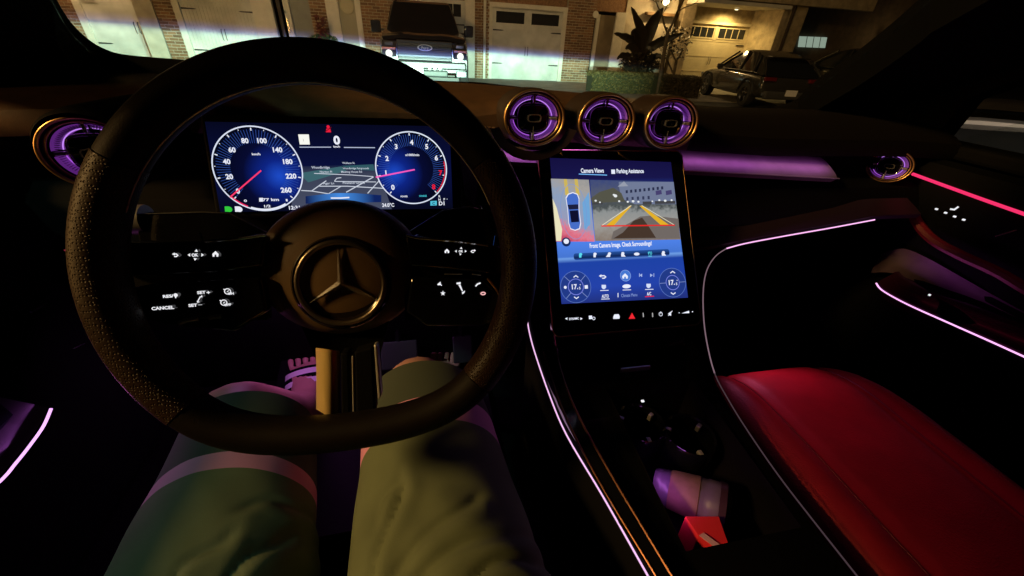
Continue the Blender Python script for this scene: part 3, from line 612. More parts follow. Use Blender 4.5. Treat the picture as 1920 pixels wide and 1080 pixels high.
for i, x in enumerate((1088, 1115, 1142, 1167, 1193, 1218, 1243)):
    c_ = px(90, 220, 240) if i in (0, 5) else TW; y = 479-i*0.6
    if i == 5: text('P⟩⟩', x, y-1, 5, TF, c_, ts, 'view_symbol', 4, 8, 0.02); line([(x-3, y+4.5), (x+3, y+4.5)], 1.2, TF, c_, ts, 'view_symbol', 4)
    elif i == 4: disc(x, y, 0.005, TF, c_, ts, 'view_symbol', 4, 0.0025)
    else:
        disc(x, y-2, 0.0028, TF, c_, ts, 'view_symbol', 4, 0.0022, seg=16); sheet([(x-2.5, y-1), (x+2.5, y-1), (x+(6 if i in (3, 6) else 2), y+4), (x-(6 if i == 2 else 2), y+4)], TF, c_, ts, 'view_symbol', 4)
# climate area
def dial(x, y, r_, split):
    d = disc(x, y, r_, TF, px(34, 58, 136), ts, 'climate_dial', 3)
    ring(x, y, r_, 0.0008, TF, px(96, 124, 200), d, 'dial_ring', 4); ring(x, y, r_*0.5, 0.0010, TF, px(130, 140, 240), d, 'dial_ring', 5)
    text('17.', x-2, y, 9, TF, TW, d, 'temperature', 6, 12, 0.02); text('5', x+7, y+2.5, 4.5, TF, TW, d, 'temperature', 6, None, 0.02); text('°', x+8, y-4, 4, TF, TW, d, 'temperature', 6, None, 0.02)
    line([(x-4, y-18), (x, y-21), (x+4, y-18)], 1.8, TF, TW, d, 'dial_arrow', 5); line([(x-3, y+19), (x+1, y+22), (x+5, y+19)], 1.8, TF, TW, d, 'dial_arrow', 5)
    for a in split:
        u, v = TF.px(x, y); c_, s_ = cos(radians(a)), sin(radians(a))
        MB().poly([TF.W(u+c_*r_*q-s_*g_, v+s_*r_*q+c_*g_, 5*LAY) for q, g_ in ((0.52, 0.0003), (0.52, -0.0003), (0.98, -0.0003), (0.98, 0.0003))]).build('dial_line', px(150, 170, 225), d)
    return d
d1 = dial(1079, 538, 0.0255, (45, 135, 225, 315)); dial(1260, 530, 0.0245, (0, 180))
disc(1059, 539, 0.0024, TF, TW, d1, 'dial_symbol', 6); sheet([(1096, 535), (1102, 534.5), (1102.5, 541), (1096.5, 541.5)], TF, TW, d1, 'dial_symbol', 6)
def back_arrow(x, y, k, fr, mt, par, lay=4, flip=1, w0=0.0):
    line([(x-4*k*flip, y-1.5*k), (x+2*k*flip, y-1.8*k), (x+4.6*k*flip, y+0.4*k), (x+2*k*flip, y+2.6*k), (x-1*k*flip, y+2.6*k)], 1.9*k, fr, mt, par, 'back_symbol', lay, w0)
    sheet([(x-6.5*k*flip, y-1.5*k), (x-2.2*k*flip, y-4.2*k), (x-2.2*k*flip, y+1.2*k)], fr, mt, par, 'back_symbol', lay+1, w0)
def house_sym(x, y, k, fr, mt, par, lay=4, w0=0.0):
    sheet([(x-5*k, y+0.2*k), (x, y-4.6*k), (x+5*k, y+0.2*k), (x+4.4*k, y+4.4*k), (x+1.4*k, y+4.4*k), (x+1.4*k, y+1.2*k), (x-1.4*k, y+1.2*k), (x-1.4*k, y+4.4*k), (x-4.4*k, y+4.4*k)], fr, mt, par, 'home_symbol', lay, w0)
back_arrow(1130, 519, 1.1, TF, TW, ts); disc(1172, 517, 0.0092, TF, px(70, 120, 210), ts, 'home_button', 3); ring(1172, 517, 0.0092, 0.0006, TF, px(150, 180, 240), ts, 'home_button', 4); house_sym(1172, 517.5, 1.1, TF, TW, ts, 5)
for x, s_ in ((1201, -1), (1222, 1)):
    sheet([(x-3*s_, 513), (x+2*s_, 516), (x-3*s_, 519.5)], TF, px(170, 190, 235), ts, 'track_symbol', 4); line([(x+3*s_, 513), (x+3*s_, 519)], 1.2, TF, px(170, 190, 235), ts, 'track_symbol', 4)
for x, y, wd in ((1132, 538, 10), (1174, 537, 14), (1216, 536, 11)):
    if wd == 14: disc(x, y, 0.0075, TF, TW, ts, 'climate_symbol', 4, 0.0033)
    else: sheet([(x-4, y-4), (x+4, y-4), (x+4.4, y+1), (x+1.5, y+4), (x-1.5, y+4), (x-4, y+1)], TF, px(215, 225, 250), ts, 'climate_symbol', 4)
    line([(x-7, y+7), (x+8, y+6.5)], 1.3, TF, TW, ts, 'symbol_underline', 4)
text('AUTO', 1134, 555.5, 6, TF, TW, ts, 'lettering', 4, 14, 0.02); line([(1127, 561), (1142, 560.5)], 1.3, TF, TW, ts, 'symbol_underline', 4)
text('Climate Menu', 1179, 553.5, 6, TF, px(140, 165, 225), ts, 'lettering', 4, 32); line([(1158, 550), (1158, 557)], 1.6, TF, TW, ts, 'thermometer_symbol', 4)
text('A/C', 1216, 551, 6, TF, TW, ts, 'lettering', 4, 9, 0.02); line([(1209, 556.5), (1225, 555.5)], 1.6, TF, px(235, 40, 70), ts, 'symbol_underline', 4)
# touch key row below the display
text('◂ DYNAMIC ▸'.replace('◂ ', '').replace(' ▸', ''), 1076, 597.5, 4, TF, TW, ts, 'lettering', 2, 19, 0.02)
for x, s_ in ((1062, -1), (1090, 1)): sheet([(x+2.4*s_, 597.5), (x-1.8*s_, 595), (x-1.8*s_, 600)], TF, TW, ts, 'arrow_symbol', 2)
sheet([(1104, 592), (1110, 591.5), (1110.5, 598), (1104.5, 598.5)], TF, TW, ts, 'park_symbol', 2); ring(1113, 597, 0.0022, 0.0009, TF, TW, ts, 'park_symbol', 2, seg=20)
sheet([(1150, 594), (1152, 589.5), (1160, 589), (1162, 593.5), (1161.5, 597.5), (1150, 598)], TF, TW, ts, 'vehicle_symbol', 2)
sheet([(1179, 598), (1185, 586.5), (1191, 597.5)], TF, px(240, 40, 50), ts, 'hazard_symbol', 2)
for x in (1205.5, 1223): line([(x, 587), (x+0.5, 594)], 1.5, TF, px(190, 190, 190), ts, 'slider_mark', 2)
ring(1238.5, 589, 0.003, 0.0009, TF, TW, ts, 'power_symbol', 2, seg=24); line([(1238.5, 584.5), (1238.5, 588)], 1.2, TF, TW, ts, 'power_symbol', 2)
sheet([(1253, 588), (1258, 584), (1258.5, 592), (1254, 591)], TF, TW, ts, 'mute_symbol', 2); line([(1253, 592), (1260, 583)], 1.1, TF, TW, ts, 'mute_symbol', 2)
sheet([(1278, 587.5), (1292, 582.5), (1292.5, 587)], TF, TW, ts, 'volume_symbol', 2); disc(1273, 586.5, 0.0008, TF, TW, ts, 'volume_symbol', 2, seg=10); disc(1298, 584.5, 0.0010, TF, TW, ts, 'volume_symbol', 2, seg=10)
# ------------------------------------------------------------------ centre console
con = thing('centre_console', 'glossy black centre console with a light strip between the front seats', 'console', (0.32, 0.2, 0.48))
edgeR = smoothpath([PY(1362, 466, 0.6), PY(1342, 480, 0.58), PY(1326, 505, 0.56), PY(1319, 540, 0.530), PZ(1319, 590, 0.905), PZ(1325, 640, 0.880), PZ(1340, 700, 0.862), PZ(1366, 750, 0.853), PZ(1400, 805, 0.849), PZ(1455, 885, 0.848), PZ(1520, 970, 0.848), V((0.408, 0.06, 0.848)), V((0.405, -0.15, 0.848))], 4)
MB().tube(edgeR[:25], 0.0010, 6).build('edge_trim', lit('painted_trim_glint', (0.8, 0.5, 0.62), 0.26), con, True); MB().tube(edgeR[24:], 0.0009, 6).build('edge_trim', lit('painted_trim_glint_dim', (0.8, 0.5, 0.6), 0.07), con, True)  # chrome trim; its reflected light is put in as a faint glow
ledL = smoothpath([PZ(988, 595, 0.862), PZ(993, 625, 0.858), PZ(1004, 665, 0.853), PZ(1030, 740, 0.85), PZ(1062, 815, 0.85), PZ(1130, 930, 0.85), PZ(1215, 1080, 0.85), PZ(1300, 1230, 0.85)], 5)
MB().tube(ledL, 0.0011, 8).build('light_strip', lit('led_console', (0.95, 0.55, 0.9), 1.1), con, True)
br1 = smoothpath([PZ(1020, 660, 0.862), PZ(1052, 760, 0.86), PZ(1115, 888, 0.86), PZ(1230, 1080, 0.86), PZ(1330, 1250, 0.86)], 5)
br2 = smoothpath([PZ(1035, 600, 0.89), PZ(1048, 680, 0.875), PZ(1078, 765, 0.868), PZ(1140, 880, 0.866), PZ(1260, 1080, 0.866), PZ(1360, 1250, 0.866)], 5)
MB().tube(br1, 0.0014, 6).build('bronze_trim', M_bronze2, con, True); MB().tube(br2, 0.0016, 6).build('bronze_trim', M_bronze2, con, True)
# flank below the left strip, and the raised border between strip and trims
MB().loft([[p+V((0.006, 0, 0.004)), p+V((0.0, 0, -0.004)), p+V((0.004, 0, -0.10)), p+V((0.01, 0, -0.37))] for p in ledL], False, False).build('left_flank', M_blk, con, True)
nL = len(br2)
def nearest(path, y): return min(path, key=lambda p: abs(p.y-y))
bord = []
for p in ledL:
    q = nearest(br1, p.y); q2 = nearest(br2, p.y)
    bord.append([p+V((0.004, 0, 0.002)), V((q.x-0.002, p.y, max(q.z-0.002, p.z))), V((q2.x-0.001, p.y, q2.z-0.002)), V((q2.x+0.006, p.y, q2.z-0.012))])
MB().loft(bord, False, False).build('border_panel', M_gloss, con, True)
# glossy deck with the storage opening
def deck_z(y): return 0.845 if y < 0.34 else 0.845+(y-0.34)*0.22
hx0, hx1, hy0, hy1 = 0.245, 0.392, 0.160, 0.385
dk = MB()
ys = [0.56, 0.5, 0.45, hy1, 0.34, 0.28, 0.22, hy0, 0.08, -0.1, -0.3]
def lx(y): return nearest(br2, y).x+0.004 if y > 0.0 else 0.222
def rx(y): return nearest(edgeR, y).x-0.004 if y > 0.0 else 0.40
for y0, y1 in zip(ys, ys[1:]):
    ins = hy0-1e-6 <= y1 and y0 <= hy1+1e-6
    spans = [((lx(y0), lx(y1)), (hx0, hx0)), ((hx1, hx1), (rx(y0), rx(y1)))] if ins else [((lx(y0), lx(y1)), (hx0, hx0)), ((hx0, hx0), (hx1, hx1)), ((hx1, hx1), (rx(y0), rx(y1)))]
    for (a0, a1), (b0, b1) in spans:
        dk.add([(a0, y0, deck_z(y0)), (b0, y0, deck_z(y0)), (b1, y1, deck_z(y1)), (a1, y1, deck_z(y1))], [(0, 1, 2, 3)])
dk.build('console_deck', M_gloss, con)
MB().loft([[(x, y, deck_z(y)) for x, y in ((hx0, hy0), (hx1, hy0), (hx1, hy1), (hx0, hy1))], [(x, y, 0.765) for x, y in ((hx0+0.01, hy0+0.01), (hx1-0.01, hy0+0.01), (hx1-0.01, hy1-0.01), (hx0+0.01, hy1-0.01))], [(x, y, 0.764) for x, y in ((0.33, 0.28), (0.331, 0.28), (0.331, 0.281), (0.33, 0.281))]], True, False).build('storage_tray', mat('tray_rubber', (0.004, 0.003, 0.005), 0.7, spec=0.05), con)
MB().loft([[p+V((-0.004, 0, -0.002)), p+V((0.012, 0, -0.03)), p+V((0.015, 0, -0.30))] for p in edgeR[4:]], False, False).build('right_flank', M_blk, con, True)
fc_ = MB().prism([TF.W(bz[0][0]-0.002, -0.148, -0.012), TF.W(bz[-1][0]-0.002, -0.148, -0.012), (0.47, 0.66, 0.75), (0.17, 0.66, 0.75)], (0, 0.05, 0.0)); fc_.build('console_throat', M_blk, con)
# cup holder rings with arms
for cx, cy, r_ in ((0.284, 0.335, 0.032), (0.346, 0.305, 0.033)):
    MB().lathe([(r_, 0.0), (r_+0.002, 0.004), (r_+0.004, 0.0), (r_+0.003, -0.06), (r_, -0.06)], (cx, cy, 0.828), (1, 0, 0), (0, 1, 0), (0, 0, 1), 36).build('cup_holder', M_gloss, con, True)
    for q in range(3):
        a = q*2*pi/3+0.5
        MB().box((cx+cos(a)*r_*0.86, cy+sin(a)*r_*0.86, 0.822), (0.008, 0.006, 0.012), Matrix.Rotation(a, 3, 'Z')).build('holder_arm', M_silver, con, False, 0.001)
MB().box((0.30, 0.405, 0.868), (0.05, 0.004, 0.008)).build('lid_handle', M_silver, con, False, 0.001)
MB().box(PZ(1205, 752, 0.868), (0.004, 0.003, 0.002)).build('socket_light', M_white, con)
frustum_led('tray_led_light', [(0.262, 0.20, 0.838), (0.262, 0.27, 0.838)], 0.01, 0.28, (0.75, 0.2, 1.0), (1, 0, -0.8))
frustum_led('console_led_light', [ledL[2]+V((-0.004, 0, 0.0)), ledL[14]+V((-0.004, 0, 0.0)), ledL[30]+V((-0.004, 0, 0.0))], 0.003, 0.03, (0.9, 0.35, 0.8), (-1, 0, -0.5))
# things lying in the tray
cup = thing('travel_cup', 'purple lit travel cup lying in the console tray', 'cup', (0.315, 0.225, 0.772))
ca, cb = V((0.275, 0.262, 0.795)), V((0.345, 0.205, 0.812)); cx_ = (cb-ca).normalized(); cu = cx_.orthogonal().normalized(); cv = cx_.cross(cu)
MB().lathe([(0.0, 0.0), (0.020, 0.0), (0.022, 0.003), (0.0235, 0.010), (0.0228, 0.012), (0.0242, 0.016), (0.0235, 0.018), (0.028, 0.060), (0.0275, 0.062), (0.029, 0.066), (0.029, 0.08)], ca, cu, cv, cx_, 28).build('cup_body', mat('grey_cup', (0.11, 0.08, 0.12), 0.35), cup, True)
MB().lathe([(0.0, 0.090), (0.020, 0.092), (0.0305, 0.086), (0.031, 0.078), (0.029, 0.078)], ca, cu, cv, cx_, 28).build('cup_lid', mat('dark_lid', (0.05, 0.02, 0.04), 0.3), cup, True)
MB().lathe([(0.0246, 0.020), (0.0252, 0.021), (0.0285, 0.055), (0.0278, 0.056)], ca, cu, cv, cx_, 28, radians(-20), radians(150)).build('cup_sleeve', mat('brown_sleeve', (0.16, 0.08, 0.06), 0.8, noise=(60, 0.7, 1.1)), cup, True)
rp = thing('red_card_pouch', 'bright red folded card standing at the near end of the console tray', 'card', (0.305, 0.185, 0.775))
pc = [PZ(x, y, 0.835) for x, y in ((1285, 968), (1348, 968), (1366, 1020), (1342, 1029), (1310, 1005))]
MB().prism(pc, (0, -0.004, -0.055)).build('card_front', mat('red_card', (0.75, 0.03, 0.05), 0.35), rp, False, 0.0006)
pb = [PZ(x, y, 0.836) for x, y in ((1310, 1005), (1342, 1029), (1352, 1025), (1318, 1000))]
MB().prism([p+V((0, 0, 0.0008)) for p in pb], (0, 0, 0.001)).build('card_edge', mat('pink_lit_edge', (0.7, 0.4, 0.6), 0.4), rp)  # pink light along the card's edge, put into its colour
# ------------------------------------------------------------------ steering wheel
tw = radians(24.44)
WF = Frame((-0.0902, 0.3266, 1.1176), (1, 0, 0), (0, -cos(tw), sin(tw)))
sw = thing('steering_wheel', 'flat bottomed black leather steering wheel with round badge hub', 'steering wheel', WF.W(0, 0, -0.06))
def rimpt(a, rr=0.1705):
    x, y = cos(a)*rr, sin(a)*rr
    q_ = max(0.0, -0.115-y); y = y + 0.27*q_**2/0.0555*1.15
    return WF.W(x, y, 0)
NR = 144
def rimseg(a0, a1, rad, name, mt, extra=None):
    n = max(4, int(NR*abs(a1-a0)/360)); pts = [rimpt(radians(a0+(a1-a0)*i/n)) for i in range(n+1)]
    b_ = MB(); rings = []
    for i, p in enumerate(pts):
        a = radians(a0+(a1-a0)*i/n); q = rimpt(a+0.001)-rimpt(a-0.001); t_ = q.normalized(); o_ = t_.cross(WF.n).normalized()
        k = rad
        rings.append([p+o_*(k*cos(2*pi*j/20))+WF.n*(k*1.12*sin(2*pi*j/20)) for j in range(20)])
    b_.loft(rings, True, True)
    return b_.build(name, mt, sw, True)
M_perf = mat('perforated_leather', (0.020, 0.008, 0.0028), 0.5, spec=0.22)
t = M_perf.node_tree; bs = t.nodes['Principled BSDF']; tc = t.nodes.new('ShaderNodeTexCoord')
vo = t.nodes.new('ShaderNodeTexVoronoi'); vo.inputs['Scale'].default_value = 420; vo.inputs['Randomness'].default_value = 0.35; t.links.new(tc.outputs['Object'], vo.inputs['Vector'])
mrn = t.nodes.new('ShaderNodeMapRange'); t.links.new(vo.outputs['Distance'], mrn.inputs[0]); mrn.inputs[1].default_value = 0.15; mrn.inputs[2].default_value = 0.42
bp = t.nodes.new('ShaderNodeBump'); bp.inputs['Strength'].default_value = 1.0; bp.inputs['Distance'].default_value = 0.0009; t.links.new(mrn.outputs[0], bp.inputs['Height']); t.links.new(bp.outputs[0], bs.inputs['Normal'])
rimseg(33, 147, 0.0168, 'rim_top', M_wheel); rimseg(147.3, 222, 0.0173, 'rim_grip', M_perf); rimseg(222.3, 317, 0.0168, 'rim_bottom', M_wheel); rimseg(317.3, 392.7, 0.0173, 'rim_grip', M_perf)
inn = [rimpt(radians(a), 0.1705-0.0172)+WF.n*0.004 for a in range(20, 161, 4)]
MB().tube(inn, 0.0008, 5).build('rim_piping', M_silver, sw, True)
# hub
H = WF.W(0.0, -0.004, -0.045)
hubo = MB().lathe([(0.0, 0.0245), (0.03, 0.0235), (0.050, 0.020), (0.066, 0.0135), (0.075, 0.005), (0.079, -0.006), (0.077, -0.03)], H, WF.ex, WF.ey*0.86, WF.n, 56).build('airbag_cover', mat('hub_leather', (0.13, 0.074, 0.028), 0.5, bump=('voronoi', 800, 0.2, 0.0004)), sw, True)
bc = WF.W(0.004, -0.0155, -0.0205)
MB().lathe([(0.0, -0.004), (0.034, -0.004), (0.0385, 0.0), (0.0425, 0.001), (0.0445, -0.001), (0.045, -0.006)], bc, WF.ex, WF.ey, WF.n, 64).build('badge_dish', mat('badge_black', (0.012, 0.008, 0.006), 0.16, coat=0.4), hubo, True)
MB().lathe([(0.0385+0.0026*cos(a), 0.001+0.0026*sin(a)) for a in [2*pi*i/10 for i in range(11)]], bc, WF.ex, WF.ey, WF.n, 72).build('badge_ring', mat('dark_chrome', (0.3, 0.24, 0.18), 0.3, 0.95), hubo, True)
star = MB()
for k in range(3):
    a = radians(90+120*k); d = V((cos(a), sin(a))); l = V((cos(a+pi/3), sin(a+pi/3)))*0.0042; r_ = V((cos(a-pi/3), sin(a-pi/3)))*0.0042; tp = d*0.0375
    P3 = lambda q, h: bc+WF.ex*q.x+WF.ey*q.y+WF.n*h
    star.add([P3(V((0, 0)), 0.0065), P3(l, 0.0), P3(tp, 0.0012), P3(r_, 0.0)], [(0, 1, 2), (0, 2, 3)])
star.build('badge_star', M_chrome, hubo)
# button pads: upper and lower deck each side
PW = Frame(WF.W(0, 0, -0.018), (1, 0, 0), WF.n)
def pad(pts, name, th=0.014, mt=M_gloss): return MB().prism([PW.P(x, y) for x, y in pts], PW.n*-th).build(name, mt, sw, True, 0.0025)
pu = pad([(196, 452), (262, 456), (380, 452), (498, 440), (492, 500), (400, 512), (300, 516), (205, 520)], 'button_pad')
pl_ = pad([(212, 545), (300, 530), (400, 524), (488, 520), (500, 585), (440, 622), (330, 612), (232, 600)], 'button_pad')
qu = pad([(760, 440), (840, 450), (915, 458), (962, 470), (962, 520), (905, 512), (830, 505), (768, 500)], 'button_pad')
ql = pad([(770, 520), (850, 522), (906, 524), (945, 560), (935, 610), (880, 612), (800, 612), (762, 585)], 'button_pad')
def padtube(pts, r_, mt, par, name): return MB().tube(smoothpath([PW.P(x, y, 0.0005) for x, y in pts], 4), r_, 6).build(name, mt, par, True)
padtube([(498, 441), (440, 448), (384, 452)], 0.0013, M_chrome, pu, 'chrome_trim'); padtube([(762, 441), (790, 447), (860, 452), (915, 460)], 0.0013, M_chrome, qu, 'chrome_trim')
padtube([(376, 436), (380, 452)], 0.0009, M_chrome, pu, 'chrome_trim')
padtube([(833, 514), (867, 514)], 0.0005, M_silver, ql, 'pad_line'); padtube([(885, 514), (902, 516)], 0.0005, M_silver, ql, 'pad_line')
padtube([(914, 522), (930, 542), (940, 560), (946, 566)], 0.0014, M_bronze, ql, 'pad_edge')
S = 5*LAY
def ok(x, y, k, par):
    text('OK', x, y, 5*k, PW, M_white, par, 'lettering', 3, 10*k, 0.03, 0.001)
    for dx, dy in ((-11, 0), (11, 0), (1, -7), (-1, 7)):
        n_ = V((dx, dy)).normalized(); p_ = V((-n_.y, n_.x)); c_ = V((x+dx*k, y+dy*k))
        sheet([tuple(c_+n_*3*k), tuple(c_+p_*3*k-n_*1.5*k), tuple(c_-p_*3*k-n_*1.5*k)], PW, M_white, par, 'arrow_symbol', 3, 0.001)
back_arrow(330, 478, 1.1, PW, M_white, pu, 3, 1, 0.001); ok(367, 478, 1.1, pu); house_sym(404, 476, 1.2, PW, M_white, pu, 3, 0.001)
house_sym(838, 470.5, 0.9, PW, M_white, qu, 3, 0.001); ok(864, 471, 0.8, qu); back_arrow(887, 471, 0.85, PW, M_white, qu, 3, -1, 0.001)
for s_, x, y, h, wd, par in (('RES/', 317, 555, 5, 17, pl_), ('CANCEL', 307, 577, 5.5, 36, pl_), ('SET', 379, 548, 5, 14, pl_), ('+', 392, 548, 6, 6, pl_), ('SET', 363, 572, 5, 14, pl_), ('–', 377, 571, 3, 6, pl_), ('ON', 434, 550, 4, 10, pl_), ('OFF', 428, 571, 4, 12, pl_)):
    text(s_, x, y, h, PW, M_white, par, 'lettering', 3, wd, 0.03, 0.001)
disc(331, 553, 0.0016, PW, M_white, pl_, 'cruise_symbol', 3, w0=0.001); line([(331, 554), (331, 558)], 2, PW, M_white, pl_, 'cruise_symbol', 3, 0.001)
line([(372, 565), (377, 556)], 1.8, PW, M_white, pl_, 'arrow_symbol', 3, 0.001); sheet([(374, 558), (380, 557), (378.5, 553)], PW, M_white, pl_, 'arrow_symbol', 3, 0.001); sheet([(369, 564), (375, 566), (370, 568)], PW, M_white, pl_, 'arrow_symbol', 3, 0.001)
for x, y in ((428, 546), (421, 567)):
    ring(x, y, 0.0024, 0.0008, PW, M_white, pl_, 'gauge_symbol', 3, seg=20, w0=0.001); line([(x-7, y-4), (x-5, y-3)], 2, PW, M_white, pl_, 'gauge_symbol', 3, 0.001); line([(x-1, y+1), (x+2, y-1.5)], 1.2, PW, M_white, pl_, 'gauge_symbol', 3, 0.001)
sheet([(820, 533), (826, 528), (827, 534.5), (821, 535)], PW, M_white, ql, 'voice_symbol', 3, 0.001); line([(823, 531), (828, 535)], 1.5, PW, M_white, ql, 'voice_symbol', 3, 0.001)
sx = []
for i in range(10):
    a = -pi/2+i*pi/5; rr = 5 if i % 2 == 0 else 2.1; sx.append((830.5+cos(a)*rr, 550+sin(a)*rr))
sheet(sx, PW, M_white, ql, 'star_symbol', 3, 0.001)
sheet([(856, 530), (864, 529), (863.5, 533.5), (856, 533)], PW, M_white, ql, 'speaker_symbol', 3, 0.001); sheet([(859.5, 534.5), (863.5, 534), (868, 545.5), (866, 546)], PW, M_white, ql, 'volume_symbol', 3, 0.001); sheet([(866, 548), (872, 545), (871, 549), (867, 552)], PW, M_white, ql, 'mute_symbol', 3, 0.001)
line([(892, 536), (895, 532.5), (900, 530.5)], 2.6, PW, M_white, ql, 'phone_symbol', 3, 0.001)
ring(905.5, 550, 0.0022, 0.0011, PW, px(255, 190, 190), ql, 'end_call_symbol', 3, 0.0012, seg=16, w0=0.001)
# bright lower edge of the left pad
padtube([(336, 606), (352, 600), (372, 597)], 0.0022, M_silver, pl_, 'pad_grip'); padtube([(392, 596), (403, 594), (414, 593)], 0.0020, M_silver, pl_, 'pad_grip'); padtube([(370, 597), (394, 595)], 0.0005, M_silver, pl_, 'pad_grip')
# lower double spoke
BW = Frame(WF.W(0, 0, -0.012), (1, 0, 0), WF.n)
def fin(pts, name, mt, th): return MB().prism([BW.P(x, y) for x, y in pts], BW.n*-th).build(name, mt, sw, False, 0.002)
# the left fin is a curved satin sheet
rg = []
for i in range(9):
    tt = i/8; xa = 592+45*tt; hgt = 0.012*sin(pi*(0.15+0.7*tt))-0.012
    rg.append([BW.P(xa, 652+6*tt, hgt), BW.P(xa+1, 700, hgt), BW.P(xa+1, 768+32*tt**1.2, hgt)])
MB().loft(rg, False, False).build('lower_spoke', mat('bright_satin', (1.0, 0.72, 0.3), 0.28, 0.5), sw, True)
fin([(638, 662), (654, 662), (658, 796), (640, 800)], 'spoke_core', M_blk, 0.02)
fin([(659, 668), (662.5, 668), (665, 794), (661.5, 796)], 'lower_spoke', M_silver, 0.012)
fin([(664, 660), (699, 650), (704, 775), (668, 796)], 'spoke_core', M_blk, 0.02)
fin([(700, 646), (708, 645), (716, 742), (708, 752)], 'lower_spoke', M_silver, 0.012)
# webs joining pads to rim and hub
MB().prism([PW.P(x, y, -0.016) for x, y in ((170, 470), (500, 450), (500, 600), (230, 600))], PW.n*-0.012).build('spoke_web', M_blk, sw); MB().prism([PW.P(x, y, -0.016) for x, y in ((755, 450), (985, 470), (960, 600), (760, 600))], PW.n*-0.012).build('spoke_web', M_blk, sw)
MB().prism([PW.P(x, y, -0.03) for x, y in ((560, 600), (730, 600), (712, 665), (590, 668))], PW.n*-0.012).build('spoke_web', M_blk, sw)
# column and stalks
colm = thing('steering_column', 'black steering column with indicator and gear stalks behind the wheel', 'steering column', WF.W(0, 0, -0.2))
MB().lathe([(0.0, -0.06), (0.05, -0.06), (0.062, -0.07), (0.066, -0.24), (0.0, -0.24)], WF.o, WF.ex, WF.ey, WF.n, 28).build('column_shroud', M_blk, colm, True)
SF = Frame(WF.W(0, 0, -0.055), (1, 0, 0), WF.n)
def stalk(name, label, pts, sym):
    s_ = MB().tube([SF.P(x, y, -0.01) for x, y in pts], [0.008, 0.009, 0.011, 0.012], 12, flat=0.7).build(name, M_gloss, colm, True)
    s_['label'] = label
    e_ = SF.P(*pts[-1]); MB().tube([e_+WF.ex*-0.006, e_+WF.ex*0.006], 0.0135, 16).build('stalk_end', mat('grey_ribbed', (0.12, 0.12, 0.13), 0.4), s_, True)
    return s_
stalk('indicator_stalk', 'black indicator stalk reaching left from the steering column', [(520, 470), (420, 432), (330, 418), (262, 412)], None)
gs = stalk('gear_stalk', 'black gear selector stalk on the right with lit gear letters', [(740, 470), (830, 430), (880, 415), (925, 420)], None)
GF = Frame(WF.W(0, 0, -0.05), (1, 0, 0), WF.n)
for s_, x, y in (('R', 883, 394.5), ('N', 883.5, 400.5), ('D', 884, 406.5), ('P', 889, 400)):
    text(s_, x, y, 4.6, GF, M_white, gs, 'gear_letter', 3, None, 0.02)
sheet([(892.5, 400), (896, 398), (896, 402)], GF, M_white, gs, 'arrow_symbol', 3); sheet([(876, 398.5), (880, 398.5), (878, 395)], GF, M_white, gs, 'arrow_symbol', 3); sheet([(876, 402.5), (880, 402.5), (878, 406)], GF, M_white, gs, 'arrow_symbol', 3)
MB().box(GF.P(886, 402, -0.006), (0.02, 0.008, 0.018)).build('stalk_face', M_gloss, gs, False, 0.002)
# shift paddles behind the wheel with thin bright outlines
for s_, pts in ((-1, [(500, 435), (430, 400), (380, 398), (250, 402), (262, 452), (380, 460)]), (1, [(768, 434), (830, 395), (880, 388), (935, 400), (925, 462), (850, 462)])):
    p_ = MB().prism([SF.P(x, y, 0.008) for x, y in pts], SF.n*-0.004).build('shift_paddle', M_gloss, sw, False, 0.001)
    MB().tube([SF.P(x, y, 0.0085) for x, y in pts[:4]], 0.0006, 5).build('paddle_edge', mat('dull_silver', (0.3, 0.3, 0.33), 0.35, 1.0), p_, True)
# ------------------------------------------------------------------ seats
def cushion(label, x0, x1, yf, z, mt):
    s_ = part('seat', body, ((x0+x1)/2, 0.0, 0.5)); s_['label'] = label
    ys_ = [-0.25, -0.1, 0.05, 0.15, 0.22, 0.27, 0.31] + [0.31+(yf-0.31)*sin(pi/2*q/9) for q in range(1, 10)]; rg = []
    for y in ys_:
        k = max(0.0, (y-0.31)/(yf-0.31)); drop = 0.07*(1-sqrt(max(0, 1-min(1, k)**2.4))); kk = max(0.0, min(1.0, (y-0.12)/(yf-0.12))); rg.append([])
        w_ = (x1-x0)/2
        for i in range(41):
            u = -1+2*i/40; a = abs(u)
            dy = 0.13*kk*max(0.0, (u-0.45)/0.55)**2.2 + 0.02*kk*max(0.0, (-u-0.6)/0.4)**2
            zz = z + 0.016*(1-u*u) + 0.010*math.exp(-((a-0.72)/0.12)**2) - 0.006*math.exp(-((a-0.52)/0.05)**2) - 0.05*max(0.0, (a-0.84)/0.16)**2.2 - drop
            zz += 0.0025*sin(y*38+u*2.5)*max(0, 1-a*1.3)
            rg[-1].append((x0+w_*(1+u), y-dy, zz))
        rg[-1] += [(x1, y-0.13*kk, z-0.2), (x0, y-0.05*kk, z-0.2)]
    MB().loft(rg, True, True).build('seat_cushion', mt, s_, True)
    for i_ in (9, 31): MB().tube([V(r_[i_])+V((0, 0, 0.0003)) for r_ in rg], 0.0015, 6).build('seat_seam', M_dred, s_, True)
    b_ = MB().box(((x0+x1)/2, -0.38, z+0.27), (x1-x0-0.02, 0.14, 0.62), Matrix.Rotation(radians(14), 3, 'X')); b_.build('seat_back', mt, s_, True, 0.03)
    MB().box(((x0+x1)/2, 0.05, z-0.24), (x1-x0-0.08, 0.5, 0.1)).build('seat_base', M_blk, s_)
    return s_
cushion('red leather passenger seat cushion on the right', 0.442, 0.80, 0.46, 0.805, M_seat)
cushion('black leather driver seat under the seated person', -0.33, 0.15, 0.30, 0.70, mat('black_leather', (0.006, 0.005, 0.005), 0.6, spec=0.2))
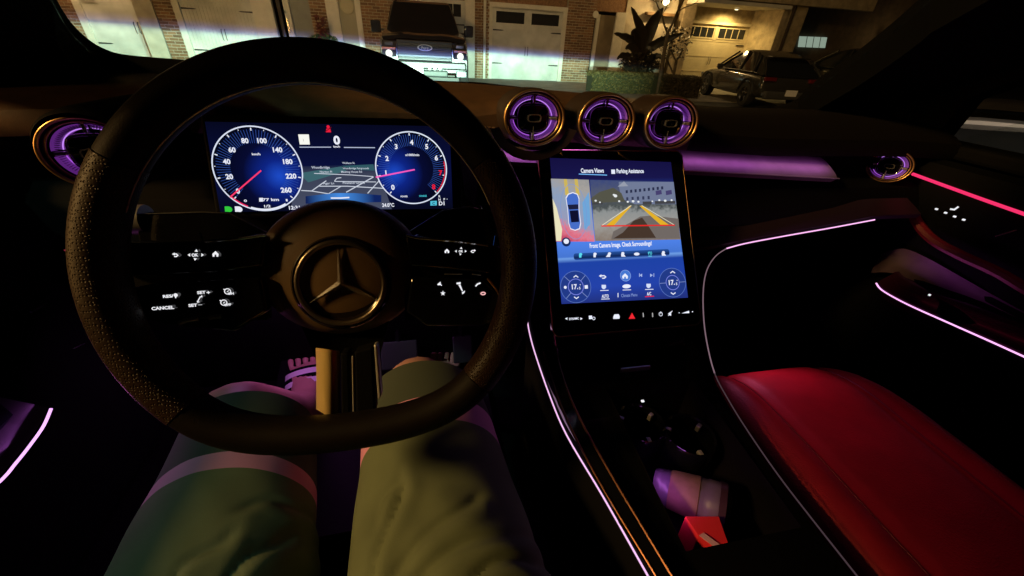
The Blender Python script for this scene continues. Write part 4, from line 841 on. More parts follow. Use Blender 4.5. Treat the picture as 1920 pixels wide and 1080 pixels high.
lamp('footwell_light', 'SPOT', (0.55, 0.63, 0.955), 4.6, (1.0, 0.2, 0.45), (0.585, 0.31, 0.82), spot_size=radians(60), spot_blend=1.0, shadow_soft_size=0.03)
frustum_led('footwell_light', [(-0.38, 0.70, 0.90), (-0.26, 0.70, 0.90)], 0.02, 3.6, (0.85, 0.25, 1.0), (-0.15, 0.1, -1))
frustum_led('door_led_light', [pp[2]+V((0.006, 0, 0.004)), pp[14]+V((0.006, 0, 0.004))], 0.004, 0.7, (1.0, 0.2, 0.85), (1, 0.1, 0.25))
# door panel light
frustum_led('door_led_light', [armp[1]+V((0.03, 0, 0.05)), armp[15]+V((0.03, 0, 0.05))], 0.006, 0.12, (0.85, 0.2, 0.9), (0.3, 0, 0.5))
# pedals and mat
for nm, lb, x, w_ in (('brake_pedal', 'wide metal brake pedal in the driver footwell', -0.10, 0.09), ('accelerator_pedal', 'narrow metal accelerator pedal beside the console', 0.06, 0.05)):
    p_ = thing(nm, lb, 'pedal', (x, 0.80, 0.56))
    MB().box((x, 0.79, 0.60), (w_, 0.012, 0.07), Matrix.Rotation(radians(-35), 3, 'X')).build('pedal_pad', mat('dark_pedal', (0.05, 0.05, 0.055), 0.4, 0.5), p_, False, 0.003)
    for q in range(3): MB().box((x, 0.780+q*0.011, 0.588+q*0.016), (w_*0.85, 0.004, 0.006), Matrix.Rotation(radians(-35), 3, 'X')).build('rubber_strip', M_blk, p_)
    MB().tube([(x, 0.80, 0.61), (x, 0.86, 0.70), (x, 0.85, 0.86)], 0.008, 8).build('pedal_arm', M_blk, p_, True)
fm = tag(MB().prism([(-0.45, 0.28, 0.485), (0.12, 0.28, 0.485), (0.12, 0.80, 0.485), (-0.45, 0.80, 0.485)], (0, 0, 0.012)).build('floor_mat', mat('plum_carpet', (0.008, 0.006, 0.009), 0.95, bump=('noise', 500, 0.6, 0.003))), 'dark carpet floor mat in the driver footwell', 'floor mat')
fr_ = thing('foot_rest', 'dark sloped foot rest under the sandalled foot', 'foot rest', (-0.33, 0.8, 0.49))
MB().prism([(-0.40, 0.62, 0.49), (-0.40, 0.86, 0.575), (-0.40, 0.87, 0.49)], (0.16, 0, 0)).build('rest_plate', M_blk, fr_, False, 0.004)
# ------------------------------------------------------------------ person (seen from the lap down)
per = thing('person', 'seated person in green shorts and striped slide sandals, legs under the steering wheel', 'person', (-0.1, -0.1, 0.72))
M_skin = mat('skin', (0.55, 0.30, 0.22), 0.5, noise=(35, 0.9, 1.06), bump=('noise', 250, 0.15, 0.001))
def skinmesh(name, nodes, edges, mt, parent, sub=2):
    me = bpy.data.meshes.new(name); me.from_pydata([n_[0] for n_ in nodes], edges, []); o = bpy.data.objects.new(name, me); COL.objects.link(o)
    sk = o.modifiers.new('skin', 'SKIN'); sk.use_smooth_shade = True
    for i, n_ in enumerate(nodes):
        me.skin_vertices[0].data[i].radius = n_[1] if isinstance(n_[1], tuple) else (n_[1], n_[1])
    me.skin_vertices[0].data[0].use_root = True
    sb = o.modifiers.new('sub', 'SUBSURF'); sb.levels = sb.render_levels = sub
    me.materials.append(mt); o.parent = parent; o.matrix_parent_inverse = wm(parent).inverted(); return o
LK = V((-0.315, 0.47, 0.80)); LA = V((-0.312, 0.675, 0.545)); RK = V((-0.045, 0.485, 0.815)); RA = V((-0.01, 0.67, 0.51))
nodes = [((-0.10, -0.12, 0.80), 0.13), ((-0.19, -0.06, 0.785), 0.085), ((-0.238, 0.15, 0.785), 0.056), ((-0.292, 0.40, 0.805), 0.060), (LK, 0.054), ((-0.316, 0.54, 0.72), 0.050), ((-0.315, 0.61, 0.64), 0.042), (LA, 0.034),
         ((-0.01, -0.06, 0.785), 0.085), ((-0.008, 0.15, 0.785), 0.056), ((-0.03, 0.40, 0.808), 0.060), (RK, 0.056), ((-0.03, 0.545, 0.73), 0.052), ((-0.02, 0.60, 0.65), 0.044), (RA, 0.034)]
edges = [(0, 1), (1, 2), (2, 3), (3, 4), (4, 5), (5, 6), (6, 7), (0, 8), (8, 9), (9, 10), (10, 11), (11, 12), (12, 13), (13, 14)]
# feet, joined to the ankles
def footnodes(base, A, tox):
    n0 = len(nodes); d = V((tox, 0.165, 0.055)).normalized(); u_ = V((0, -0.45, 0.9)).normalized(); s_ = d.cross(u_)
    nodes.append((A-d*0.035-u_*0.035, 0.030)); edges.append((base, n0))
    nodes.append((A+d*0.05-u_*0.022, (0.034, 0.030))); edges.append((base, n0+1))
    nodes.append((A+d*0.125-u_*0.035, (0.040, 0.020))); edges.append((n0+1, n0+2))
    for k in range(5):
        off = (-0.034+0.017*k); ln = (0.030, 0.034, 0.036, 0.038, 0.040)[k] if tox < 0 else (0.040, 0.038, 0.036, 0.034, 0.030)[k]
        big = (k == 4) if tox < 0 else (k == 0)
        r_ = 0.011 if big else 0.0078
        b0 = len(nodes)
        nodes.append((A+d*0.145+s_*off-u_*0.036, r_)); nodes.append((A+d*(0.15+ln*0.6)+s_*off*1.05-u_*0.032, r_)); nodes.append((A+d*(0.15+ln)+s_*off*1.05-u_*0.040, r_*0.9))
        edges.extend([(n0+2, b0), (b0, b0+1), (b0+1, b0+2)])
    return d, u_, s_
fl = footnodes(7, LA, -0.03); fr2_ = footnodes(14, RA, 0.03)
skinmesh('legs', nodes, edges, M_skin, per)
# shorts: leg tubes with folds, a pale stripe and a cuff darkened to carry the wheel's shade
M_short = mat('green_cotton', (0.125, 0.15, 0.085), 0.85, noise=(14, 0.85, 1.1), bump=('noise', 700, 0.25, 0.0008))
M_cuff = mat('shaded_green_cotton', (0.05, 0.065, 0.05), 0.85, bump=('noise', 700, 0.25, 0.0008))
M_band = mat('pink_stripe', (0.68, 0.27, 0.48), 0.8, bump=('noise', 700, 0.2, 0.0006))
CREASES = {-1: [((690, 1085), (748, 930), 0.006), ((735, 1090), (885, 945), 0.0042), ((800, 1085), (985, 985), 0.004), ((900, 1090), (1010, 1035), 0.005), ((700, 960), (745, 900), 0.003)],
           1: [((430, 1085), (520, 985), 0.005), ((520, 1085), (608, 1000), 0.006), ((330, 1085), (420, 1010), 0.004), ((470, 940), (560, 915), 0.003)]}
CR = {s_: [(PZ(*a_, 0.868), PZ(*b_, 0.868), d_) for a_, b_, d_ in v_] for s_, v_ in CREASES.items()}
def creased(p, side):
    """depth of the cloth folds at a point of the shorts: a groove with a raised lip on one side"""
    h_ = 0.0
    for a_, b_, d_ in CR[side]:
        ab = (b_-a_).xy; ap = (p-a_).xy; t_ = ap.dot(ab)/ab.dot(ab)
        e_ = 1.0 if 0 < t_ < 1 else math.exp(-(min(abs(t_), abs(t_-1))*ab.length/0.012)**2)
        q_ = (ap.x*ab.y-ap.y*ab.x)/ab.length + 0.004*sin(t_*5)
        h_ += d_*e_*(-math.exp(-(q_/0.0055)**2)+0.8*math.exp(-((q_-0.013)/0.010)**2))
    return h_
def legtube(c0, c1, t0, t1, mt, name, seed, parent, side, fine=False):
    rg = []; n_ = max(4, int((t1-t0)*(220 if fine else 60))); NS = 128 if fine else 64
    for i in range(n_+1):
        t_ = t0+(t1-t0)*i/n_; c = V(c0).lerp(V(c1), t_); c.z += 0.006*sin(t_*3)
        rxx = 0.122-0.034*t_; rzz = 0.090-0.020*t_
        ring_ = []
        for j in range(NS):
            a = 2*pi*j/NS
            ph = t_*(5.2 if side < 0 else 4.2) + (a-pi/2)*(0.95 if side < 0 else -0.8) + seed + 0.25*sin(3*a); ph = (ph % 1.0)-0.5
            crease = creased(c+V((rxx*cos(a), 0.02*sin(a), 0)), side) if fine and sin(a) > -0.2 else 0.0
            fold = 0.006*(sin(7*t_*2.2+4.5*cos(a-0.6)+seed)**3+0.5*sin(13*t_+3*cos(a)+seed*3))*max(0, 1-t_*1.05) + crease + 0.002*sin(23*t_+5*sin(a)+seed*2)*(1-t_*0.6)
            ring_.append(c+V(((rxx+fold)*cos(a), 0.035*cos(a)*side*0.0+0.02*sin(a), (rzz+fold)*sin(a))))
        rg.append(ring_)
    return MB().loft(rg, True, t0 == 0).build(name, mt, parent, True)
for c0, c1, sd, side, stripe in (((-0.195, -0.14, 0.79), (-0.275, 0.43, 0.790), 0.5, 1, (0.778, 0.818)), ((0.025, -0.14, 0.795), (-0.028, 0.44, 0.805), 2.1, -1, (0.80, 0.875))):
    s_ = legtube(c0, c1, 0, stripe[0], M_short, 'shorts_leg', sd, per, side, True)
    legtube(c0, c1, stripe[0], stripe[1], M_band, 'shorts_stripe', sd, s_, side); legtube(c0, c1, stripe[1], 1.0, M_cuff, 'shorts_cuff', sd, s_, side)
# slide sandals: sole and a strap with three white stripes
for A, (d, u_, s_), tox in ((LA, fl, -1), (RA, fr2_, 1)):
    sn = MB(); rg = []
    for i in range(13):
        t_ = i/12; w_ = 0.036+0.012*sin(pi*t_*0.9); p_ = A+d*(-0.065+0.265*t_)-u_*0.062
        if i in (0, 12): w_ *= 0.6
        rg.append([p_-s_*w_, p_+s_*w_, p_+s_*w_-u_*0.02, p_-s_*w_-u_*0.02])
    sd_ = sn.loft(rg, True, True).build('sandal_sole', M_blk, per, True, 0.004)
    def strap(t0, t1, lift, mt, nm):
        rg = []
        for i in range(6):
            t_ = t0+(t1-t0)*i/5; rr = []
            for j in range(17):
                a = pi*j/16; p_ = A+d*t_-u_*0.045
                rr.append(p_+s_*(cos(a)*(0.052+lift))+u_*(sin(a)*(0.040-0.10*(t_-0.06)+lift)))
            rg.append(rr)
        return MB().loft(rg, False, False).build(nm, mt, per, True)
    strap(0.050, 0.135, 0.0, M_blk, 'sandal_strap')
    for q in range(3): strap(0.058+q*0.027, 0.073+q*0.027, 0.0012, mat('white_stripe', (0.8, 0.8, 0.8), 0.6), 'strap_stripe')
# ------------------------------------------------------------------ outside: ground, houses
M_asph = mat('asphalt', (0.05, 0.05, 0.05), 0.85, noise=(3, 0.7, 1.25), bump=('noise', 60, 0.4, 0.01))
M_conc = mat('concrete', (0.28, 0.26, 0.23), 0.85, noise=(2, 0.8, 1.15), bump=('noise', 80, 0.3, 0.005))
struct(MB().box((4, 8, -0.12), (160, 120, 0.2)).build('ground', M_asph))
drv = struct(MB().box((4, 12.9, -0.006), (44, 4.0, 0.02)).build('driveway', M_conc))
M_mort = mat('pale_mortar', (0.46, 0.42, 0.33), 0.9, noise=(20, 0.8, 1.1), bump=('noise', 120, 0.4, 0.004))
M_brick = mat('brown_brick', (0.23, 0.125, 0.065), 0.85, noise=(25, 0.65, 1.25), rand=0.35, bump=('noise', 120, 0.5, 0.004))
M_siding = mat('cream_render', (0.52, 0.47, 0.38), 0.85, noise=(2.5, 0.7, 1.15), bump=('noise', 150, 0.3, 0.004))
M_stone = mat('tan_stone', (0.42, 0.34, 0.22), 0.85, noise=(6, 0.7, 1.2), bump=('noise', 30, 0.6, 0.02))
M_gdoor = mat('white_garage_door', (0.60, 0.60, 0.56), 0.55, noise=(2.2, 0.74, 1.12))
M_cdoor = mat('cream_garage_door', (0.60, 0.52, 0.36), 0.55, noise=(4, 0.9, 1.06))
M_wtrim = mat('white_trim', (0.66, 0.63, 0.55), 0.6, noise=(6, 0.9, 1.05))
M_dglass = mat('dark_window', (0.02, 0.022, 0.026), 0.12)
M_iron = mat('black_iron', (0.012, 0.012, 0.012), 0.5)
M_ddoor = mat('grey_front_door', (0.20, 0.21, 0.19), 0.5, noise=(5, 0.85, 1.1))
brick_mesh = None
def bricks(house, x0, x1, z0, z1, Y, name='brick'):
    """mortar slab with bricks standing 6 mm proud, running bond"""
    global brick_mesh
    bw, bh, j = 0.205, 0.062, 0.012
    MB().box(((x0+x1)/2, Y+0.1, (z0+z1)/2), (x1-x0, 0.2, z1-z0)).build('mortar_bed', M_mort, house)
    if brick_mesh is None:
        o = MB().box((0, 0, 0), (1, 1, 1)).build('brick', M_brick); brick_mesh = o.data; bpy.data.objects.remove(o)
    inv = wm(house).inverted(); row = 0; z = z0+bh/2+j
    while z < z1-bh/2:
        x = x0 - (bw+j)/2*(row % 2)
        while x < x1-0.02:
            a, b = max(x, x0+0.004), min(x+bw, x1-0.004)
            if b-a > 0.03:
                o = bpy.data.objects.new(name, brick_mesh); COL.objects.link(o); o.parent = house; o.matrix_parent_inverse = inv
                o.location = ((a+b)/2, Y+0.012+random.uniform(-0.003, 0.003), z+random.uniform(-0.002, 0.002)); o.scale = (b-a, 0.04, bh)
            x += bw+j
        z += bh+j; row += 1
def garage(house, x0, x1, z1, Y, mt, windows, slat=True, panes=4):
    g = MB().box(((x0+x1)/2, Y+0.06, z1/2+0.0), (x1-x0, 0.04, z1)).build('garage_door', mt, house)
    rows = 4; rh = z1/rows
    for r in range(rows):
        zc_ = rh*(r+0.5)
        MB().box(((x0+x1)/2, Y+0.035, rh*(r+1)-0.012), (x1-x0-0.01, 0.012, 0.022)).build('rail', mt, g)
        if r == rows-1 and windows:
            hw = (x1-x0)/2
            for s in (0, 1):
                a = x0+s*hw+0.12; b = x0+(s+1)*hw-0.12
                MB().box(((a+b)/2, Y+0.038, zc_), (b-a, 0.008, rh*0.62)).build('window_pane', M_dglass, g)
                MB().box(((a+b)/2, Y+0.03, zc_+rh*0.34), (b-a+0.06, 0.02, 0.035)).box(((a+b)/2, Y+0.03, zc_-rh*0.34), (b-a+0.06, 0.02, 0.035)).build('window_frame', mt, g)
                for k in range(panes-1): MB().box((a+(b-a)*(k+1)/panes, Y+0.028, zc_), (0.022, 0.016, rh*0.64)).build('glazing_bar', mt, g)
            MB().box(((x0+x1)/2, Y+0.028, zc_), (0.14, 0.02, rh*0.9)).build('mullion', mt, g)
        elif slat:
            n = int((x1-x0)/0.085); pw = (x1-x0-0.02)/n
            for k in range(n): MB().box((x0+0.01+pw*(k+0.5), Y+0.034, zc_), (pw-0.009, 0.012, rh-0.05)).build('panel_slat', mt, g)
    for xx, s in ((x0+0.02, 1), (x1-0.02, -1)):
        for zz in (z1*0.70, z1*0.235):
            MB().prism([(xx, Y+0.012, zz-0.02), (xx+s*0.30, Y+0.012, zz-0.014), (xx+s*0.36, Y+0.012, zz), (xx+s*0.30, Y+0.012, zz+0.014), (xx, Y+0.012, zz+0.02)], (0, 0.012, 0)).build('strap_hinge', M_iron, g)
    for s in (-1, 1):
        xm = (x0+x1)/2+s*0.045; MB().tube([(xm, Y+0.02, z1*0.36), (xm, Y-0.012, z1*0.375), (xm, Y-0.012, z1*0.475), (xm, Y+0.02, z1*0.49)], 0.009, 6).build('pull_handle', M_iron, g, True)
    return g
def trimbox(house, x0, x1, z0, z1, Y, dp=0.08, mt=None, name='trim'): return MB().box(((x0+x1)/2, Y+dp/2, (z0+z1)/2), (x1-x0, dp, z1-z0)).build(name, mt or M_wtrim, house, False, 0.006)
def doorlamp(x, Y, z, power, col=(1.0, 0.62, 0.25), rad=0.05, label=None, visible=True):
    l = thing('porch_lamp', label, 'lamp', (x, Y, z))
    bm_ = MB().lathe([(0.0, -rad), (rad*0.7, -rad*0.7), (rad, 0), (rad*0.7, rad*0.7), (0, rad)], (x, Y, z), (1, 0, 0), (0, 1, 0), (0, 0, 1), 20).build('lamp_globe', lit('lamp_glow', (1.0, 0.78, 0.42), 6.0), l, True)
    MB().box((x, Y+0.03, z+rad+0.02), (rad*1.3, 0.10, 0.03)).build('lamp_cap', M_iron, l)
    bm_.visible_shadow = True
    o = lamp('porch_or_fill_light', 'POINT', (x, Y-0.12, z-0.02), power, col, shadow_soft_size=0.05); return l
# house A, far left: cream garage in warm lamp light
hA = thing('town_house', 'leftmost town house with warmly lit cream garage door', 'house', (-9, 15, 0), 'row of town houses')
MB().box((-11.3, 15.25, 3), (4.9, 0.3, 6)).build('wall', M_siding, hA)
bricks(hA, -9.42, -9.02, 0, 2.4, 15.0)
trimbox(hA, -9.02, -8.84, 0, 2.5, 14.98, 0.12)
MB().box((-7.9, 15.3, 4.2), (2.2, 0.3, 3.6)).build('upper_wall', M_siding, hA)
garage(hA, -8.84, -6.6, 2.15, 15.0, M_gdoor, False, False)
trimbox(hA, -8.84, -6.5, 2.15, 2.35, 14.98, 0.10)
doorlamp(-8.7, 14.72, 2.9, 150, (1.0, 0.66, 0.33), 0.06, 'small warm lamp on the leftmost town house')
# house B, projecting a little
YB = 14.4
def xB(x, y): return PY(x, y, YB).x
hB = thing('town_house', 'town house behind the steering wheel with white garage and grey front door', 'house', (-4.5, YB, 0), 'row of town houses')
xl = xB(262, 45)
MB().box(((xl+xB(303, 60))/2, YB+0.35, 3), (xB(303, 60)-xl, 0.7, 6)).build('end_wall', M_siding, hB)
bricks(hB, xB(306, 60), xB(340, 60), 0, 2.6, YB-0.02)
trimbox(hB, xB(340, 60), xB(352, 60), 0, 2.4, YB-0.03, 0.14)
garage(hB, xB(352, 60), xB(484, 60), 2.06, YB, M_gdoor, False, True)
MB().box(((xB(340, 60)+xB(700, 0))/2, YB+0.3, 4.15), (xB(700, 0)-xB(340, 60), 0.4, 4.1)).build('upper_wall', M_stone, hB)
MB().box(((xl+xB(484, 60))/2, YB-1.1, 2.32), (xB(484, 60)-xl+0.1, 2.2, 0.18)).build('added_shade_slab', M_siding, hB)  # unseen overhang, added to shade the garage door below
trimbox(hB, xB(484, 60), xB(515, 30), 0, 2.6, YB-0.06, 0.16)
MB().tube([(xB(528, 30), YB-0.10, 0), (xB(528, 30), YB-0.10, 4.5)], 0.05, 8).build('downpipe', mat('brown_pipe', (0.05, 0.035, 0.025), 0.5), hB, True)
trimbox(hB, xB(535, 30), xB(546, 30), 0, 2.6, YB-0.03, 0.12)
fd = MB().box(((xB(546, 40)+xB(584, 40))/2, YB+0.1, 1.1), (xB(584, 40)-xB(546, 40), 0.06, 2.2)).build('front_door', M_ddoor, hB)
MB().box((xB(540, 40), YB-0.04, 1.18), (0.03, 0.06, 0.34)).build('door_pull', M_chrome, fd); MB().lathe([(0.0, 0.05), (0.05, 0.0), (0.0, -0.05)], (xB(538, 33), YB-0.05, 1.5), (1, 0, 0), (0, 1, 0), (0, 0, 1), 14).build('door_lock', M_chrome, fd, True)
bricks(hB, xB(585, 40), xB(614, 30), 0, 2.6, YB)
trimbox(hB, xB(614, 30), xB(637, 30), 0, 2.6, YB-0.05, 0.14)
wd = MB().box(((xB(637, 30)+xB(668, 30))/2, YB+0.05, 1.2), (xB(668, 30)-xB(637, 30), 0.05, 2.4)).build('side_door', mat('olive_panel', (0.30, 0.28, 0.20), 0.5), hB)
MB().lathe([(0.0, 0.03), (0.17, 0.02), (0.19, 0.0)], (xB(651, 12), YB+0.02, PY(651, 12, YB).z), (1, 0, 0), (0, 0, 1), (0, -1, 0), 28).build('round_ornament', mat('pale_ornament', (0.42, 0.38, 0.26), 0.6), wd, True)
trimbox(hB, xB(668, 30), xB(678, 30), 0, 2.6, YB-0.05, 0.14)
bricks(hB, xB(678, 30), xB(745, 30), 0, 2.6, YB)
# house C: white garage in the middle
YC = 15.0
def xC(x, y): return PY(x, y, YC).x
hC = thing('town_house', 'town house with white garage door in the middle beside the pickup truck', 'house', (3.4, YC, 0), 'row of town houses')
garage(hC, xC(745, 30)+0.08, xC(872, 30), 2.1, YC, M_gdoor, True, True, 3)
trimbox(hC, xC(872, 30), xC(890, 30), 0, 2.6, YC-0.05, 0.14)
bricks(hC, xC(890, 60), xC(917, 60), 0, 2.5, YC-0.02)
MB().tube([(xC(908, 60), YC-0.09, 0), (xC(908, 60), YC-0.09, 4.6)], 0.045, 10).build('downpipe', M_wtrim, hC, True)
trimbox(hC, xC(917, 60), xC(923, 60), 0, 2.10, YC-0.04, 0.10)
garage(hC, xC(923, 60), xC(1053, 60), 2.0, YC, M_gdoor, True, True, 1)
trimbox(hC, xC(917, 60), xC(1060, 60), 2.0, 2.12, YC-0.05, 0.12); trimbox(hC, xC(1053, 60), xC(1060, 60), 0, 2.0, YC-0.04, 0.10)
bricks(hC, xC(1060, 60), xC(1112, 60), 0, 2.6, YC-0.02)
MB().box(((xC(745, 30)+xC(1240, 30))/2, YC+0.3, 4.05), (xC(1240, 30)-xC(745, 30), 0.4, 3.9)).build('upper_wall', M_brick, hC)
pq = PY(1117, 27, YC-0.04)
pl2 = MB().lathe([(0.0, 0.02), (0.09, 0.02), (0.10, 0.0)], pq, (1, 0, 0), (0, 0, 1), (0, -1, 0), 28).build('house_number_plate', mat('white_plate', (0.75, 0.72, 0.66), 0.5), hC, True)
trimbox(hC, xC(1112, 80), xC(1118, 80), 0, 2.0, YC-0.04, 0.10)
MB().box(((xC(1118, 80)+xC(1148, 80))/2, YC+0.12, 1.0), (xC(1148, 80)-xC(1118, 80), 0.06, 2.0)).build('front_door', mat('brown_front_door', (0.22, 0.17, 0.11), 0.5, noise=(4, 0.8, 1.1)), hC)
trimbox(hC, xC(1148, 80), xC(1166, 80), 0, 2.1, YC-0.02, 0.10)
MB().box(((xC(1166, 80)+xC(1262, 60))/2, YC+0.22, 1.3), (xC(1262, 60)-xC(1166, 80), 0.3, 2.6)).build('wall', M_siding, hC)
bricks(hC, xC(1166, 130), xC(1190, 130), 0, 0.7, YC)
trimbox(hC, xC(1208, 40), xC(1262, 40), PY(1235, 27, YC).z-0.04, PY(1235, 27, YC).z+0.05, YC-0.12, 0.2, mat('brown_ledge', (0.16, 0.10, 0.05), 0.6), 'ledge')
doorlamp(PY(1249, 3, YC-0.3).x, YC-0.3, PY(1249, 3, YC-0.3).z, 125, (1.0, 0.62, 0.24), 0.11, 'bright porch lamp behind the small tree')
# house D: recessed cream garage with soffit lamp
YD = 15.6; YF = 14.3
def xD(x, y): return PY(x, y, YD).x
hD = thing('town_house', 'right town house with recessed cream garage lit by a soffit lamp', 'house', (11, YD, 0), 'row of town houses')
xr = PY(1404, 60, YD).x
garage(hD, xD(1283, 60), xr, PY(1350, 47, YD).z, YD, M_cdoor, True, False, 4)
zt = PY(1350, 47, YD).z
trimbox(hD, xD(1278, 40), xr, zt, zt+0.09, YD-0.05, 0.12, mat('cream_trim', (0.6, 0.52, 0.38), 0.6))
MB().box(((xD(1278, 40)+xr)/2, YD+0.1, zt+0.6), (xr-xD(1278, 40), 0.2, 1.1)).build('lintel_wall', M_stone, hD)
MB().box((xr+0.1, (YD+YF)/2, 2.0), (0.2, YD-YF+0.2, 4.0)).build('reveal_wall', M_stone, hD)
zs = PY(1381, 18, YD-0.5).z+0.03
MB().box(((xD(1270, 30)+xr)/2, (YD+YF)/2-0.1, zs+0.06), (xr-xD(1270, 30)+0.2, YD-YF+0.4, 0.1)).build('soffit', M_wtrim, hD)
xp = PY(1500, 60, YF).x
MB().box(((xr+0.2+xp)/2, YF+0.15, 2.5), (xp-xr-0.2, 0.3, 5.0)).build('front_pier', M_stone, hD)
MB().tube([(xr+0.42, YF-0.06, 0), (xr+0.42, YF-0.06, 4.5)], 0.05, 8).build('downpipe', mat('brown_pipe', (0.05, 0.035, 0.025), 0.5), hD, True)
MB().box(((xD(1262, 40)+xD(1283, 40))/2, YD-0.1, 1.5), (xD(1283, 40)-xD(1262, 40), 1.0, 3.0)).build('side_pier', M_stone, hD)
MB().box((11, YF-0.1, zs+1.6), (9, 0.3, 2.9)).build('upper_wall', M_stone, hD)
sl = PY(1381, 18, YD-0.55)
so = thing('soffit_lamp', 'small bright lamp under the soffit above the cream garage door', 'lamp', sl)
MB().lathe([(0.0, -0.012), (0.05, -0.01), (0.06, 0.02)], sl, (1, 0, 0), (0, 1, 0), (0, 0, 1), 20).build('lamp_lens', lit('soffit_glow', (1.0, 0.85, 0.5), 5.0), so, True)
MB().lathe([(0.06, 0.0), (0.08, 0.0), (0.08, 0.04)], sl, (1, 0, 0), (0, 1, 0), (0, 0, 1), 20).build('lamp_rim', M_wtrim, so, True)
lamp('soffit_lamp_light', 'SPOT', sl+V((0, 0, -0.05)), 165, (1.0, 0.66, 0.22), sl+V((0, 0.15, -2)), spot_size=radians(165), spot_blend=0.6, shadow_soft_size=0.05)
# house E: dark recess with one lit window
hE = thing('town_house', 'dark town house at far right with one pale lit window', 'house', (16, 16, 0), 'row of town houses')
M_dkw = mat('dark_wall', (0.10, 0.075, 0.05), 0.85, noise=(5, 0.7, 1.2))
xe0 = PY(1497, 60, 16.2).x
MB().box((xe0+6, 16.4, 2.5), (12, 0.3, 5)).build('wall', M_dkw, hE)
wz = [PY(x, y, 16.15) for x, y in ((1500, 68), (1551, 70), (1547, 90), (1497, 88))]
we = MB().prism(wz, (0, 0.03, 0)).build('lit_window', lit('window_light', srgb(150, 165, 150), 1.0), hE)
for k in range(1, 4):
    a, b = wz[0].lerp(wz[1], k/4), wz[3].lerp(wz[2], k/4); MB().tube([a+V((0, -0.02, 0)), b+V((0, -0.02, 0))], 0.012, 4).build('glazing_bar', mat('grey_bar', (0.2, 0.2, 0.2), 0.5), we)
wl_ = PY(1676, 73, 15.5); l3 = thing('wall_lamp', 'tiny warm wall lamp at the far right beside the windscreen pillar', 'lamp', wl_)
MB().lathe([(0.0, -0.05), (0.05, 0.0), (0.0, 0.05)], wl_, (1, 0, 0), (0, 1, 0), (0, 0, 1), 14).build('lamp_globe', lit('lamp_glow', (1.0, 0.78, 0.42), 6.0), l3, True); MB().box(wl_+V((0, 0.08, 0.06)), (0.08, 0.14, 0.03)).build('lamp_bracket', M_iron, l3)
lamp('wall_lamp_light', 'POINT', wl_+V((0, -0.15, 0)), 9, (1, 0.6, 0.25), shadow_soft_size=0.05)
wl_ = U_ = PY(1767, 178, 9.0); l4 = thing('bollard_lamp', 'dim orange lamp seen through the passenger window', 'lamp', (wl_.x, wl_.y, 0))
MB().lathe([(0.0, -0.06), (0.06, 0.0), (0.0, 0.06)], wl_, (1, 0, 0), (0, 1, 0), (0, 0, 1), 14).build('lamp_globe', lit('dim_orange', (0.5, 0.22, 0.06), 0.9), l4, True); MB().tube([(wl_.x, wl_.y, 0), wl_-V((0, 0, 0.05))], 0.03, 8).build('lamp_post', M_iron, l4)
# ------------------------------------------------------------------ planting
def leaves(n, box_, size, seed, shape=None):
    rnd = random.Random(seed); b = MB(); k = 0
    while k < n:
        p = V([rnd.uniform(a, c) for a, c in box_])
        if shape and not shape(p): continue
        k += 1
        d = V((rnd.gauss(0, 1), rnd.gauss(0, 1), rnd.gauss(0, 1))).normalized(); e = d.orthogonal().normalized(); s = size*rnd.uniform(0.6, 1.3)
        b.add([p-d*s, p+e*s*0.45, p+d*s, p-e*s*0.45], [(0, 1, 2, 3)])
    return b
M_leaf = mat('hedge_leaf', (0.12, 0.095, 0.03), 0.6, rand=0.0)
M_dleaf = mat('dark_leaf', (0.022, 0.02, 0.012), 0.45)
hg = thing('clipped_hedge', 'low clipped hedge in front of the brick pier and plant', 'hedge', (5.9, 12.2, 0))
h0, h1 = PY(1112, 150, 12).x, PY(1262, 150, 12).x
MB().box(((h0+h1)/2, 12.3, 0.24), (h1-h0-0.06, 0.52, 0.46)).build('hedge_core', mat('hedge_core', (0.03, 0.035, 0.012), 0.9), hg)
leaves(9000, ((h0, h1), (11.98, 12.62), (0.0, 0.54)), 0.035, 3, lambda p: p.z > 0.44+0.03*sin(p.x*9) or p.y < 12.08).build('hedge_foliage', M_leaf, hg)['kind'] = 'stuff'
hg2 = thing('clipped_hedge', 'darker hedge block right of the tree trunk', 'hedge', (7.6, 11.6, 0))
a0, a1 = PY(1240, 160, 11.4).x, PY(1318, 160, 11.4).x
MB().box(((a0+a1)/2, 11.7, 0.26), (a1-a0-0.06, 0.5, 0.5)).build('hedge_core', mat('hedge_core', (0.03, 0.035, 0.012), 0.9), hg2)
leaves(5000, ((a0, a1), (11.38, 11.98), (0.0, 0.56)), 0.03, 4, lambda p: p.z > 0.48 or p.y < 11.46).build('hedge_foliage', mat('brown_leaf', (0.06, 0.045, 0.02), 0.6), hg2)['kind'] = 'stuff'
